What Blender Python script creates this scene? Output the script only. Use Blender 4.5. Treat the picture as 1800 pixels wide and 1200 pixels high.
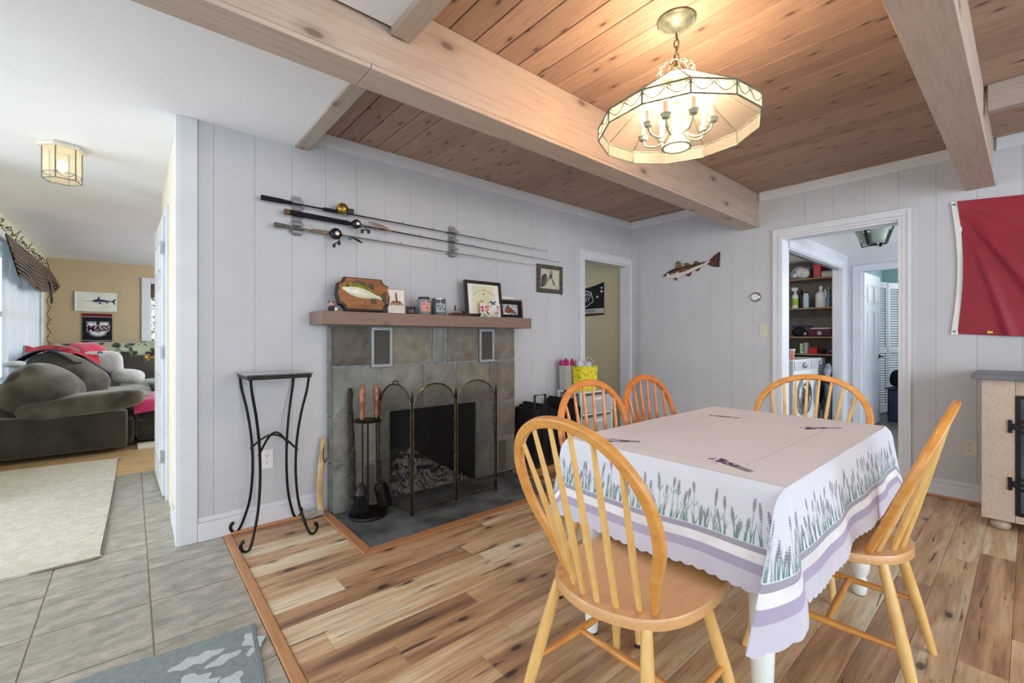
import bpy, math, random
from mathutils import Vector, Matrix, noise
PI = math.pi
S = bpy.context.scene
COL = S.collection
for o in list(bpy.data.objects): bpy.data.objects.remove(o)
R_ = random.Random(7)

# ------------------------------------------------------------------ camera, world, lights, exposure
cd = bpy.data.cameras.new('camera'); cam = bpy.data.objects.new('camera', cd); COL.objects.link(cam)
cam.location = (0, 0, 1.15); cam.rotation_euler = (PI/2, 0, math.radians(-40.614))
cd.lens = 15.606; cd.sensor_width = 36; cd.shift_y = -5.6/1800; cd.clip_start = 0.02
S.camera = cam
S.view_settings.view_transform = 'Standard'; S.view_settings.look = 'None'
S.view_settings.gamma = 1; S.view_settings.use_curve_mapping = False
S.view_settings.exposure = -0.10
W = bpy.data.worlds.new('world'); S.world = W; W.use_nodes = True
W.node_tree.nodes['Background'].inputs[0].default_value = (0.88, 0.94, 1.0, 1)
W.node_tree.nodes['Background'].inputs[1].default_value = 2.25

def area(name, loc, target, sx, sy, power, col):
    l = bpy.data.lights.new(name, 'AREA'); l.shape = 'RECTANGLE'; l.size = sx; l.size_y = sy
    l.energy = power; l.color = col
    o = bpy.data.objects.new(name, l); COL.objects.link(o); o.location = loc
    o.rotation_euler = (Vector(target) - Vector(loc)).to_track_quat('-Z', 'Y').to_euler()
    return o
def point(name, loc, power, col, rad):
    l = bpy.data.lights.new(name, 'POINT'); l.energy = power; l.color = col; l.shadow_soft_size = rad
    o = bpy.data.objects.new(name, l); COL.objects.link(o); o.location = loc
    return o
DAY = (0.90, 0.95, 1.0)
area('daylight_rear_window', (-0.6, -3.4, 1.5), (1.8, 3, 1.9), 3.2, 1.9, 42, DAY)
area('daylight_side_door', (-2.3, 3.4, 1.25), (0.6, 3.6, 0.6), 1.8, 2.0, 40, DAY)
area('daylight_right_window', (2.2, -3.0, 1.5), (3.6, 2.6, 1.7), 1.8, 1.6, 46, DAY)
area('living_fill', (2.7, 7.4, 1.6), (-0.6, 7.5, 1.0), 2.4, 1.4, 95, DAY)  # added fill light from the right side, where no window stands
area('daylight_living_back', (0.75, 10.6, 1.7), (0.5, 8, 0.9), 1.0, 1.4, 40, DAY)
area('daylight_bedroom', (9.4, 0.2, 1.7), (7.8, 1.2, 1.2), 1.2, 1.4, 26, DAY)
area('daylight_back_hall', (3.1, 5.6, 1.8), (4.3, 4.0, 1.4), 1.0, 1.4, 75, DAY)
area('hall_fill', (5.7, -1.2, 1.3), (5.9, 1.6, 1.4), 1.6, 1.6, 44, DAY)  # added fill light to brighten the hall, shining through its unbuilt right side
point('chandelier_light', (1.771, 0.984, 2.15), 43, (1.0, 0.73, 0.52), 0.09)
point('closet_lamp', (5.6, 2.15, 2.05), 9, (1.0, 0.93, 0.85), 0.05)
point('ceiling_lamp_light', (-0.335, 4.03, 2.25), 11, (1.0, 0.84, 0.66), 0.012)

# ------------------------------------------------------------------ helpers
def wloc(o):
    v = Vector((0, 0, 0))
    while o: v += o.location; o = o.parent
    return v
class MB:
    def __init__(s): s.v = []; s.f = []; s.m = []; s.cur = 0
    def add(s, vs, fs):
        b = len(s.v); s.v += [tuple(v) for v in vs]
        s.f += [tuple(b+i for i in f) for f in fs]; s.m += [s.cur]*len(fs); return s
    def box(s, x0, y0, z0, x1, y1, z1, M=None):
        vs = [(x, y, z) for z in (z0, z1) for y in (y0, y1) for x in (x0, x1)]
        if M: vs = [M @ Vector(v) for v in vs]
        return s.add(vs, [(0,2,3,1),(4,5,7,6),(0,1,5,4),(2,6,7,3),(0,4,6,2),(1,3,7,5)])
    def tube(s, path, r, n=8, closed=False, up=None, flat=1.0):
        P = [Vector(p) for p in path]; k = len(P)
        rs = r if isinstance(r, (list, tuple)) else [r]*k
        vs = []; prev = None
        for i, p in enumerate(P):
            a = P[(i-1) % k] if (closed or i > 0) else p
            b = P[(i+1) % k] if (closed or i < k-1) else p
            t = (b-a).normalized()
            if up is not None: u = Vector(up)
            elif prev is None: u = Vector((0, 0, 1)) if abs(t.z) < .9 else Vector((1, 0, 0))
            else: u = prev
            u = (u - t*u.dot(t))
            if u.length < 1e-6: u = t.orthogonal()
            u.normalize(); w = t.cross(u); prev = u
            for j in range(n):
                an = 2*PI*j/n
                vs.append(p + u*math.cos(an)*rs[i] + w*math.sin(an)*rs[i]*flat)
        fs = []
        m = k if closed else k-1
        for i in range(m):
            for j in range(n):
                a = i*n+j; b = i*n+(j+1) % n; c = ((i+1) % k)*n
                fs.append((a, b, c+(j+1) % n, c+j))
        if not closed:
            fs.append(tuple(reversed(range(n)))); fs.append(tuple((k-1)*n+j for j in range(n)))
        return s.add(vs, fs)
    def bar(s, path, w, h, side):           # rectangular section swept; side = direction of width
        P = [Vector(p) for p in path]; k = len(P); vs = []
        for i, p in enumerate(P):
            t = (P[min(i+1, k-1)]-P[max(i-1, 0)]).normalized()
            u = Vector(side); u = (u-t*u.dot(t)).normalized(); q = t.cross(u)
            ww = w[i] if isinstance(w, list) else w; hh = h[i] if isinstance(h, list) else h
            for a, b in ((-1,-1),(1,-1),(1,1),(-1,1)): vs.append(p+u*a*ww/2+q*b*hh/2)
        fs = [(i*4+j, i*4+(j+1) % 4, i*4+4+(j+1) % 4, i*4+4+j) for i in range(k-1) for j in range(4)]
        fs += [(3,2,1,0), tuple((k-1)*4+j for j in range(4))]
        return s.add(vs, fs)
    def lathe(s, prof, c=(0,0,0), n=20, M=None, ph=0):
        vs = []; fs = []
        for r, z in prof:
            for j in range(n):
                a = 2*PI*j/n+ph; v = Vector((r*math.cos(a), r*math.sin(a), z))
                if M: v = M @ v
                vs.append(v+Vector(c))
        k = len(prof)
        for i in range(k-1):
            for j in range(n):
                fs.append((i*n+j, i*n+(j+1) % n, (i+1)*n+(j+1) % n, (i+1)*n+j))
        if prof[0][0] > 1e-5: fs.append(tuple(reversed(range(n))))
        if prof[-1][0] > 1e-5: fs.append(tuple((k-1)*n+j for j in range(n)))
        return s.add(vs, fs)
    def prism(s, poly, d0, d1, fn):          # poly 2D, fn(a,b,d)->xyz
        n = len(poly)
        vs = [fn(a, b, d0) for a, b in poly]+[fn(a, b, d1) for a, b in poly]
        fs = [tuple(range(n)), tuple(reversed(range(n, 2*n)))]
        fs += [(i, i+n, (i+1) % n+n, (i+1) % n) for i in range(n)]
        return s.add(vs, fs)
    def grid(s, fn, nu, nv, wrap=False):
        vs = [fn(i/nu, j/nv) for i in range(nu+1) for j in range(nv+1)]
        fs = [(i*(nv+1)+j, (i+1)*(nv+1)+j, (i+1)*(nv+1)+j+1, i*(nv+1)+j+1) for i in range(nu) for j in range(nv)]
        return s.add(vs, fs)
    def ell(s, c, r, M=None, nu=14, nv=10, p=1.0, bump=0, bs=3, flatb=0):
        vs = []; sg = lambda x: math.copysign(abs(x)**p, x)
        for i in range(nv+1):
            th = PI*i/nv
            for j in range(nu):
                ph = 2*PI*j/nu
                v = Vector((sg(math.sin(th))*sg(math.cos(ph)), sg(math.sin(th))*sg(math.sin(ph)), -sg(math.cos(th))))
                if flatb and v.z < -flatb: v.z = -flatb
                q = Vector((v.x*r[0], v.y*r[1], v.z*r[2]))
                if bump: q *= 1+bump*noise.noise(q*bs+Vector(c))
                if M: q = M @ q
                vs.append(q+Vector(c))
        fs = [(i*nu+j, i*nu+(j+1) % nu, (i+1)*nu+(j+1) % nu, (i+1)*nu+j) for i in range(nv) for j in range(nu)]
        return s.add(vs, fs)
    def build(s, name, mat, parent=None, smooth=None, bevel=0, world=True, seg=2, sub=0, kind=None, label=None, auto=40):
        me = bpy.data.meshes.new(name)
        vs = [Vector(v) for v in s.v]
        o = bpy.data.objects.new(name, me); COL.objects.link(o)
        if parent is not None:
            o.parent = parent
            off = wloc(parent) if world else Vector((0, 0, 0))
        else:
            if world:
                lo = [min(v[i] for v in vs) for i in range(3)]; hi = [max(v[i] for v in vs) for i in range(3)]
                off = Vector(((lo[0]+hi[0])/2, (lo[1]+hi[1])/2, lo[2])); o.location = off
            else: off = Vector((0, 0, 0))
        me.from_pydata([tuple(v-off) for v in vs], [], s.f)
        mats = mat if isinstance(mat, (list, tuple)) else [mat]
        for m in mats: me.materials.append(m)
        if len(mats) > 1: me.polygons.foreach_set('material_index', s.m)
        import bmesh
        bm = bmesh.new(); bm.from_mesh(me)
        bmesh.ops.remove_doubles(bm, verts=bm.verts, dist=1e-6)
        bmesh.ops.dissolve_degenerate(bm, edges=bm.edges, dist=1e-7)
        bmesh.ops.recalc_face_normals(bm, faces=bm.faces); bm.to_mesh(me); bm.free()
        if smooth:
            me.polygons.foreach_set('use_smooth', [True]*len(me.polygons))
            try: me.set_sharp_from_angle(angle=math.radians(auto))
            except Exception: pass
        if bevel:
            b = o.modifiers.new('bevel', 'BEVEL'); b.width = bevel; b.segments = seg; b.limit_method = 'ANGLE'
            b.angle_limit = math.radians(35)
        if sub:
            q = o.modifiers.new('sub', 'SUBSURF'); q.levels = sub; q.render_levels = sub
        if kind: o['kind'] = kind
        if label: o['label'] = label
        return o
def tag(o, label=None, cat=None, group=None, kind=None):
    if label: o['label'] = label
    if cat: o['category'] = cat
    if group: o['group'] = group
    if kind: o['kind'] = kind
    return o
def thing(name, loc, label, cat, group=None, rz=0):
    o = bpy.data.objects.new(name, None); COL.objects.link(o); o.location = loc; o.rotation_euler = (0, 0, rz)
    o.empty_display_size = .05
    return tag(o, label, cat, group)
def copy_tree(o, parent=None):
    c = o.copy(); COL.objects.link(c); c.parent = parent
    for ch in list(o.children): copy_tree(ch, c)
    return c
def bx(name, mat, b, parent=None, bevel=0, **k):
    return MB().box(*b).build(name, mat, parent, bevel=bevel, **k)
def catmull(P, n=8, closed=False):
    P = [Vector(p) for p in P]; k = len(P); out = []
    rng = k if closed else k-1
    for i in range(rng):
        if closed: a, b, c, d = P[(i-1) % k], P[i], P[(i+1) % k], P[(i+2) % k]
        else: a, b, c, d = P[max(i-1, 0)], P[i], P[i+1], P[min(i+2, k-1)]
        for j in range(n):
            t = j/n
            out.append(.5*((2*b)+(c-a)*t+(2*a-5*b+4*c-d)*t*t+(3*b-a-3*c+d)*t**3))
    if not closed: out.append(P[-1])
    return out
def poly_smooth(P, n=4):
    return [(v.x, v.y) for v in catmull([(a, b, 0) for a, b in P], n, True)]
def text_mb(body, size, fn, offset=0, depth=.0008, font_w=None, align='CENTER', shear=0, sx=1):
    cu = bpy.data.curves.new('t', 'FONT'); cu.body = body; cu.size = size; cu.align_x = align; cu.align_y = 'CENTER'
    cu.offset = offset; cu.shear = shear; cu.resolution_u = 3; cu.fill_mode = 'BOTH'
    ob = bpy.data.objects.new('t', cu); COL.objects.link(ob)
    dg = bpy.context.evaluated_depsgraph_get(); dg.update()
    me = bpy.data.meshes.new_from_object(ob.evaluated_get(dg))
    mb = MB(); n = len(me.vertices)
    co = [v.co for v in me.vertices]
    vs = [fn(v.x*sx, v.y, depth) for v in co]
    mb.add(vs, [tuple(p.vertices) for p in me.polygons])
    bpy.data.objects.remove(ob); bpy.data.curves.remove(cu); bpy.data.meshes.remove(me)
    return mb

# ------------------------------------------------------------------ materials
MATS = {}
def newmat(name):
    m = bpy.data.materials.new(name); m.use_nodes = True; nt = m.node_tree
    return m, nt, nt.nodes['Principled BSDF']
def srgb(c):
    f = lambda x: x/12.92 if x <= .04045 else ((x+.055)/1.055)**2.4
    return tuple(f(x/255) for x in c)+(1,)
def mat(name, c, c2=None, scale=6, stretch=(1,1,1), rough=.5, metal=0, bump=0, bscale=None, detail=4,
        lo=.35, hi=.65, coat=0, rand=0, coords='obj', sheen=0, alpha=1, emit=0, trans=0, ior=1.45, dist=0.01, rough2=None):
    if name in MATS: return MATS[name]
    m, nt, p = newmat(name); N = nt.nodes; L = nt.links
    col = srgb(c)
    p.inputs['Base Color'].default_value = col; p.inputs['Roughness'].default_value = rough
    p.inputs['Metallic'].default_value = metal; p.inputs['Coat Weight'].default_value = coat
    p.inputs['Alpha'].default_value = alpha; p.inputs['Transmission Weight'].default_value = trans
    p.inputs['IOR'].default_value = ior; p.inputs['Sheen Weight'].default_value = sheen
    if emit: p.inputs['Emission Color'].default_value = col; p.inputs['Emission Strength'].default_value = emit
    if c2 is None: c2 = tuple(max(0, int(x*.9)) for x in c)
    if coords == 'obj': tc = N.new('ShaderNodeTexCoord'); src = tc.outputs['Object']
    else: tc = N.new('ShaderNodeNewGeometry'); src = tc.outputs['Position']
    mp = N.new('ShaderNodeMapping'); L.new(src, mp.inputs[0]); mp.inputs['Scale'].default_value = stretch
    oi = N.new('ShaderNodeObjectInfo')
    if rand:
        mu = N.new('ShaderNodeMath'); mu.operation = 'MULTIPLY'; mu.inputs[1].default_value = 37.0
        L.new(oi.outputs['Random'], mu.inputs[0]); cx = N.new('ShaderNodeCombineXYZ')
        for i in range(3): L.new(mu.outputs[0], cx.inputs[i])
        L.new(cx.outputs[0], mp.inputs['Location'])
    no = N.new('ShaderNodeTexNoise'); no.inputs['Scale'].default_value = scale; no.inputs['Detail'].default_value = detail
    L.new(mp.outputs[0], no.inputs['Vector'])
    cr = N.new('ShaderNodeValToRGB'); cr.color_ramp.elements[0].position = lo; cr.color_ramp.elements[1].position = hi
    cr.color_ramp.elements[0].color = srgb(c2); cr.color_ramp.elements[1].color = col
    L.new(no.outputs['Fac'], cr.inputs[0]); out = cr.outputs[0]
    if rand:
        hs = N.new('ShaderNodeHueSaturation'); mr = N.new('ShaderNodeMapRange')
        mr.inputs['To Min'].default_value = 1-rand; mr.inputs['To Max'].default_value = 1+rand
        L.new(oi.outputs['Random'], mr.inputs['Value']); L.new(mr.outputs[0], hs.inputs['Value']); L.new(out, hs.inputs['Color'])
        out = hs.outputs[0]
    L.new(out, p.inputs['Base Color'])
    if rough2 is not None:
        mr = N.new('ShaderNodeMapRange'); mr.inputs['To Min'].default_value = rough; mr.inputs['To Max'].default_value = rough2
        L.new(no.outputs['Fac'], mr.inputs['Value']); L.new(mr.outputs[0], p.inputs['Roughness'])
    if bump:
        n2 = N.new('ShaderNodeTexNoise'); n2.inputs['Scale'].default_value = bscale or scale*4; n2.inputs['Detail'].default_value = 3
        L.new(mp.outputs[0], n2.inputs['Vector'])
        b = N.new('ShaderNodeBump'); b.inputs['Strength'].default_value = bump; b.inputs['Distance'].default_value = dist
        L.new(n2.outputs['Fac'], b.inputs['Height']); L.new(b.outputs[0], p.inputs['Normal'])
    MATS[name] = m
    return m
def wood(name, ramp, streak, knots=.25, scale=1.0, axis='X', rough=.4, coat=0, cracks=0.0, dark=(60,40,28), tone=0.0, knotf=2.4, knotc=None):
    """plank wood: tone per object, streaks along the axis, knots, dark checks"""
    m, nt, p = newmat(name); N = nt.nodes; L = nt.links
    ge = N.new('ShaderNodeNewGeometry'); oi = N.new('ShaderNodeObjectInfo')
    off = N.new('ShaderNodeVectorMath'); off.operation = 'ADD'
    sc = N.new('ShaderNodeVectorMath'); sc.operation = 'SCALE'; sc.inputs['Scale'].default_value = 53.0
    cx = N.new('ShaderNodeCombineXYZ')
    for i in range(3): L.new(oi.outputs['Random'], cx.inputs[i])
    L.new(cx.outputs[0], sc.inputs[0]); L.new(ge.outputs['Position'], off.inputs[0]); L.new(sc.outputs[0], off.inputs[1])
    def mapping(s):
        mp = N.new('ShaderNodeMapping'); L.new(off.outputs[0], mp.inputs[0])
        a, b = s; mp.inputs['Scale'].default_value = (a, b, b) if axis == 'X' else ((b, a, b) if axis == 'Y' else (b, b, a)); return mp
    # warp
    n1 = N.new('ShaderNodeTexNoise'); n1.inputs['Scale'].default_value = scale; n1.inputs['Detail'].default_value = 6; n1.inputs['Distortion'].default_value = .8
    L.new(mapping((1.3, 13)).outputs[0], n1.inputs['Vector'])
    n2 = N.new('ShaderNodeTexNoise'); n2.inputs['Scale'].default_value = scale; n2.inputs['Detail'].default_value = 8
    L.new(mapping((6, 90)).outputs[0], n2.inputs['Vector'])
    # tone = random + patch noise
    mix = N.new('ShaderNodeMath'); mix.operation = 'MULTIPLY_ADD'; mix.inputs[1].default_value = streak
    sb = N.new('ShaderNodeMath'); sb.operation = 'SUBTRACT'; sb.inputs[1].default_value = .5
    L.new(n1.outputs['Fac'], sb.inputs[0]); L.new(sb.outputs[0], mix.inputs[0])
    mr = N.new('ShaderNodeMapRange'); mr.inputs['To Min'].default_value = .18+tone; mr.inputs['To Max'].default_value = .82+tone
    L.new(oi.outputs['Random'], mr.inputs['Value']); L.new(mr.outputs[0], mix.inputs[2])
    cr = N.new('ShaderNodeValToRGB'); el = cr.color_ramp.elements
    for i, c in enumerate(ramp):
        if i < 2: e = el[i]; e.position = i/(len(ramp)-1)
        else: e = el.new(i/(len(ramp)-1))
        if i == 1: e.position = 1/(len(ramp)-1)
        e.color = srgb(c)
    L.new(mix.outputs[0], cr.inputs[0]); out = cr.outputs[0]
    def mult(a, facsrc, lo, hi, colr, amount):
        r = N.new('ShaderNodeMapRange'); r.inputs['From Min'].default_value = lo; r.inputs['From Max'].default_value = hi
        r.inputs['To Max'].default_value = amount; L.new(facsrc, r.inputs['Value'])
        mx = N.new('ShaderNodeMix'); mx.data_type = 'RGBA'; L.new(r.outputs[0], mx.inputs['Factor']); L.new(a, mx.inputs[6])
        mx.inputs[7].default_value = srgb(colr); return mx.outputs[2]
    out = mult(out, n2.outputs['Fac'], .45, .75, dark, .35)
    if cracks:
        n3 = N.new('ShaderNodeTexNoise'); n3.inputs['Scale'].default_value = 1; n3.inputs['Detail'].default_value = 5; n3.inputs['Distortion'].default_value = .3
        L.new(mapping((3.2, 40)).outputs[0], n3.inputs['Vector'])
        out = mult(out, n3.outputs['Fac'], .655, .69, dark, cracks)
    if knots:
        vo = N.new('ShaderNodeTexVoronoi'); vo.inputs['Scale'].default_value = 1.0; vo.inputs['Randomness'].default_value = 1; vo.distance = 'EUCLIDEAN'
        vo.voronoi_dimensions = '2D'; sx_ = N.new('ShaderNodeSeparateXYZ'); L.new(off.outputs[0], sx_.inputs[0]); cb = N.new('ShaderNodeCombineXYZ')
        al, ac = (0, 1) if axis == 'X' else (1, 0)
        if axis == 'Z': al, ac = 2, 0
        m1 = N.new('ShaderNodeMath'); m1.operation = 'MULTIPLY'; m1.inputs[1].default_value = knotf*scale; L.new(sx_.outputs[al], m1.inputs[0])
        ad = N.new('ShaderNodeMath'); L.new(sx_.outputs[ac], ad.inputs[0]); L.new(sx_.outputs[2 if axis != 'Z' else 1], ad.inputs[1])
        m2 = N.new('ShaderNodeMath'); m2.operation = 'MULTIPLY'; m2.inputs[1].default_value = knotf*2.3*scale; L.new(ad.outputs[0], m2.inputs[0])
        L.new(m1.outputs[0], cb.inputs[0]); L.new(m2.outputs[0], cb.inputs[1]); L.new(cb.outputs[0], vo.inputs['Vector'])
        out = mult(out, vo.outputs['Distance'], .15, .05, knotc or dark, knots*.45)
        out = mult(out, vo.outputs['Distance'], .06, .035, knotc or dark, knots)
    L.new(out, p.inputs['Base Color']); p.inputs['Roughness'].default_value = rough; p.inputs['Coat Weight'].default_value = coat
    b = N.new('ShaderNodeBump'); b.inputs['Strength'].default_value = .15; b.inputs['Distance'].default_value = .002
    L.new(n2.outputs['Fac'], b.inputs['Height']); L.new(b.outputs[0], p.inputs['Normal'])
    MATS[name] = m; return m
def glassy(name, c, fac=.75, rough=.1, tint=None, transl=0.0):
    """thin pane: transparent mixed with gloss / translucency so light passes"""
    m = bpy.data.materials.new(name); m.use_nodes = True; nt = m.node_tree; N = nt.nodes; L = nt.links
    N.clear(); out = N.new('ShaderNodeOutputMaterial'); t = N.new('ShaderNodeBsdfTransparent'); t.inputs[0].default_value = srgb(tint or c)
    g = N.new('ShaderNodeBsdfPrincipled'); g.inputs['Base Color'].default_value = srgb(c); g.inputs['Roughness'].default_value = rough
    src = g.outputs[0]
    if transl:
        tl = N.new('ShaderNodeBsdfTranslucent'); tl.inputs[0].default_value = srgb(c)
        m2 = N.new('ShaderNodeMixShader'); m2.inputs[0].default_value = transl; L.new(src, m2.inputs[1]); L.new(tl.outputs[0], m2.inputs[2]); src = m2.outputs[0]
    mx = N.new('ShaderNodeMixShader'); mx.inputs[0].default_value = fac
    L.new(src, mx.inputs[1]); L.new(t.outputs[0], mx.inputs[2]); L.new(mx.outputs[0], out.inputs[0])
    MATS[name] = m; return m

m_wall = mat('painted_panelling', (199,202,208), (194,198,204), scale=3, rough=.55, bump=.05, bscale=60, coords='geo')
m_trim = mat('white_trim_paint', (220,224,230), (214,218,225), scale=4, rough=.4, coords='geo')
m_ceil = mat('white_ceiling_paint', (244,246,249), (239,241,244), scale=2, rough=.8, bump=.1, bscale=40, coords='geo')
m_tan = mat('tan_wall_paint', (192,172,140), (184,166,134), scale=2, rough=.7, coords='geo')
m_cream = mat('cream_wall_paint', (206,200,170), (199,192,160), scale=2, rough=.7, coords='geo')
m_sidew = mat('pale_cream_paint', (228,222,208), (222,216,200), scale=2, rough=.7, coords='geo')
m_hall = mat('hall_paint', (214,216,220), (207,209,214), scale=3, rough=.6, coords='geo')
m_teal = mat('teal_paint', (175,205,205), (165,198,198), scale=3, rough=.6, coords='geo')
m_closet = mat('closet_panel', (136,130,122), (116,110,104), scale=8, rough=.8, coords='geo')
m_grout = mat('grout', (176,162,138), (156,142,120), scale=30, rough=.9, coords='geo')
m_brz0 = None
m_sub = mat('subfloor', (60,45,35), rough=.9)
m_floor = wood('floor_laminate', [(122,94,74),(160,124,94),(194,156,118),(216,186,148),(234,220,190)], 1.6, knots=.8, knotf=1.9, tone=.10, axis='X', rough=.32, cracks=.8, dark=(52,38,32))
m_floor2 = wood('living_laminate', [(186,150,108),(214,184,138),(236,216,174)], .8, knots=.3, axis='X', rough=.35, cracks=.3)
m_floorh = wood('hall_laminate', [(92,88,84),(118,112,106),(140,134,126)], .8, knots=.3, axis='X', rough=.35, cracks=.3)
m_pine = wood('ceiling_pine', [(156,130,114),(168,140,122),(180,152,132),(190,162,142)], .55, knots=.75, scale=1.0, knotf=3.0, axis='Y', rough=.6, dark=(112,72,56), knotc=(70,42,34))
m_beam = wood('whitewashed_beam', [(176,158,144),(188,170,155),(200,184,170)], .5, knots=.6, scale=.7, knotf=2.2, axis='X', rough=.6, dark=(140,110,95), knotc=(80,52,42))
m_beamY = wood('whitewashed_joist', [(170,158,146),(184,172,160),(198,188,176)], .5, knots=.45, scale=.7, axis='Y', rough=.6, dark=(135,112,98), knotc=(80,55,45))
m_mantel = wood('mantel_wood', [(130,108,97),(143,119,107),(152,128,115)], .5, knots=.55, scale=.9, axis='X', rough=.6, dark=(98,74,68))
m_border = wood('oak_border', [(176,124,84),(188,136,94),(198,148,104)], .6, knots=0, axis='Y', rough=.4, dark=(130,85,55))
m_borderx = wood('oak_border_x', [(176,124,84),(188,136,94),(198,148,104)], .6, knots=0, axis='X', rough=.4, dark=(130,85,55))
m_seat = wood('golden_beech', [(206,158,104),(214,166,110)], .8, knots=0, axis='X', rough=.33, coat=.3, dark=(188,128,76))
m_hoop = mat('honey_beech', (222,160,84), (206,140,66), scale=4, stretch=(3,3,9), rough=.3, coat=.35)
m_leg = mat('pale_beech', (232,192,122), (220,176,104), scale=5, stretch=(8,8,2), rough=.32, coat=.3)
m_orange = mat('orange_beech', (206,124,56), (188,106,42), scale=4, stretch=(3,3,9), rough=.3, coat=.4)
m_cabw = wood('washed_mango', [(176,160,144),(190,174,158),(204,190,174)], .9, knots=0, scale=.9, axis='X', rough=.55, dark=(150,122,106))
m_black = mat('black_metal', (26,26,28), (18,18,20), scale=20, rough=.45, metal=.3)
m_iron = mat('wrought_iron', (44,40,38), (26,24,24), scale=30, rough=.42, metal=.7, bump=.2, bscale=120, dist=.002)
m_blk = mat('black_plastic', (22,22,24), (14,14,16), scale=15, rough=.4)
m_blkfab = mat('black_fabric', (20,20,24), (10,10,14), scale=25, rough=.85, bump=.3, bscale=120)
m_soot = mat('soot', (22,21,21), (9,9,9), scale=9, rough=.95, bump=.5, bscale=30, coords='geo')
m_brass = mat('antique_brass', (128,116,86), (74,66,50), scale=30, rough=.3, metal=.95)
m_gold = mat('gold_metal', (190,160,80), (140,116,56), scale=20, rough=.25, metal=.9)
m_silver = mat('brushed_steel', (178,182,188), (150,154,160), scale=20, rough=.3, metal=.9)
m_greym = mat('grey_plastic', (140,142,146), (126,128,132), scale=10, rough=.45)
m_white = mat('white_plastic', (232,234,236), (226,228,230), scale=6, rough=.4)
m_wenamel = mat('white_enamel', (236,242,242), (228,236,236), scale=6, rough=.3, coat=.3)
m_paper = mat('white_paper', (240,240,240), (233,234,236), scale=8, rough=.8)
m_ivory = mat('ivory_plastic', (214,212,196), (206,204,186), scale=6, rough=.4)
m_mortar = mat('mortar', (142,148,152), (112,120,124), scale=24, rough=.9, bump=.4, bscale=80, coords='geo')
m_slate = mat('slate_hearth', (112,118,120), (64,68,70), scale=4.5, detail=9, rough=.55, bump=.35, bscale=18, coords='geo', rough2=.8)
m_verd = mat('verdigris_metal', (122,128,112), (84,92,80), scale=30, rough=.5, metal=.3)
def stone(name, c, c2):
    m = mat(name, c, c2, scale=9, rough=.6, bump=.5, bscale=22, coords='geo', lo=.3, hi=.7, dist=.012)
    return m
m_st = [stone('stone_grey', (142,142,134), (110,110,104)), stone('stone_olive', (144,140,126), (112,108,98)),
        stone('stone_dark', (98,92,82), (74,70,63)), stone('stone_green', (136,140,134), (106,112,108)), stone('stone_taupe', (132,124,114), (104,97,90))]
def tile_mat():
    m, nt, p = newmat('travertine_tile'); N = nt.nodes; L = nt.links
    ge = N.new('ShaderNodeNewGeometry'); mp = N.new('ShaderNodeMapping'); mp.inputs['Scale'].default_value = (2.2, 4.2, 1); mp.inputs['Rotation'].default_value = (0,0,-.12)
    L.new(ge.outputs['Position'], mp.inputs[0])
    oi = N.new('ShaderNodeObjectInfo'); cx = N.new('ShaderNodeCombineXYZ'); L.new(oi.outputs['Random'], cx.inputs[0]); L.new(oi.outputs['Random'], cx.inputs[1])
    sc = N.new('ShaderNodeVectorMath'); sc.operation = 'SCALE'; sc.inputs['Scale'].default_value = 31; L.new(cx.outputs[0], sc.inputs[0])
    L.new(sc.outputs[0], mp.inputs['Location'])
    n = N.new('ShaderNodeTexNoise'); n.inputs['Scale'].default_value = 3.4; n.inputs['Detail'].default_value = 12; n.inputs['Distortion'].default_value = .25
    n.inputs['Roughness'].default_value = .74
    L.new(mp.outputs[0], n.inputs['Vector']); cr = N.new('ShaderNodeValToRGB'); e = cr.color_ramp.elements
    e[0].position = .32; e[0].color = srgb((128,130,119)); e[1].position = .72; e[1].color = srgb((200,195,186))
    q = e.new(.5); q.color = srgb((163,159,147)); q = e.new(.6); q.color = srgb((184,175,164))
    L.new(n.outputs['Fac'], cr.inputs[0]); L.new(cr.outputs[0], p.inputs['Base Color']); p.inputs['Roughness'].default_value = .42
    return m
m_tile = tile_mat()

# ------------------------------------------------------------------ shell
YW, XB, ZC, ZL = 3.06, 4.47, 2.51, 2.38
def struct(name, mat_, boxes, bevel=0, **k):
    mb = MB()
    for b in boxes: mb.box(*b)
    o = mb.build(name, mat_, bevel=bevel, **k); o['kind'] = 'structure'; return o
floor = struct('floor', [m_sub], [(-3, -3.5, -.2, 10, 11, -.012)])
flt = bx('grout_bed', m_grout, (-1.6, .3, -.0119, .4, 4.97, -.0035), floor)
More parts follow.
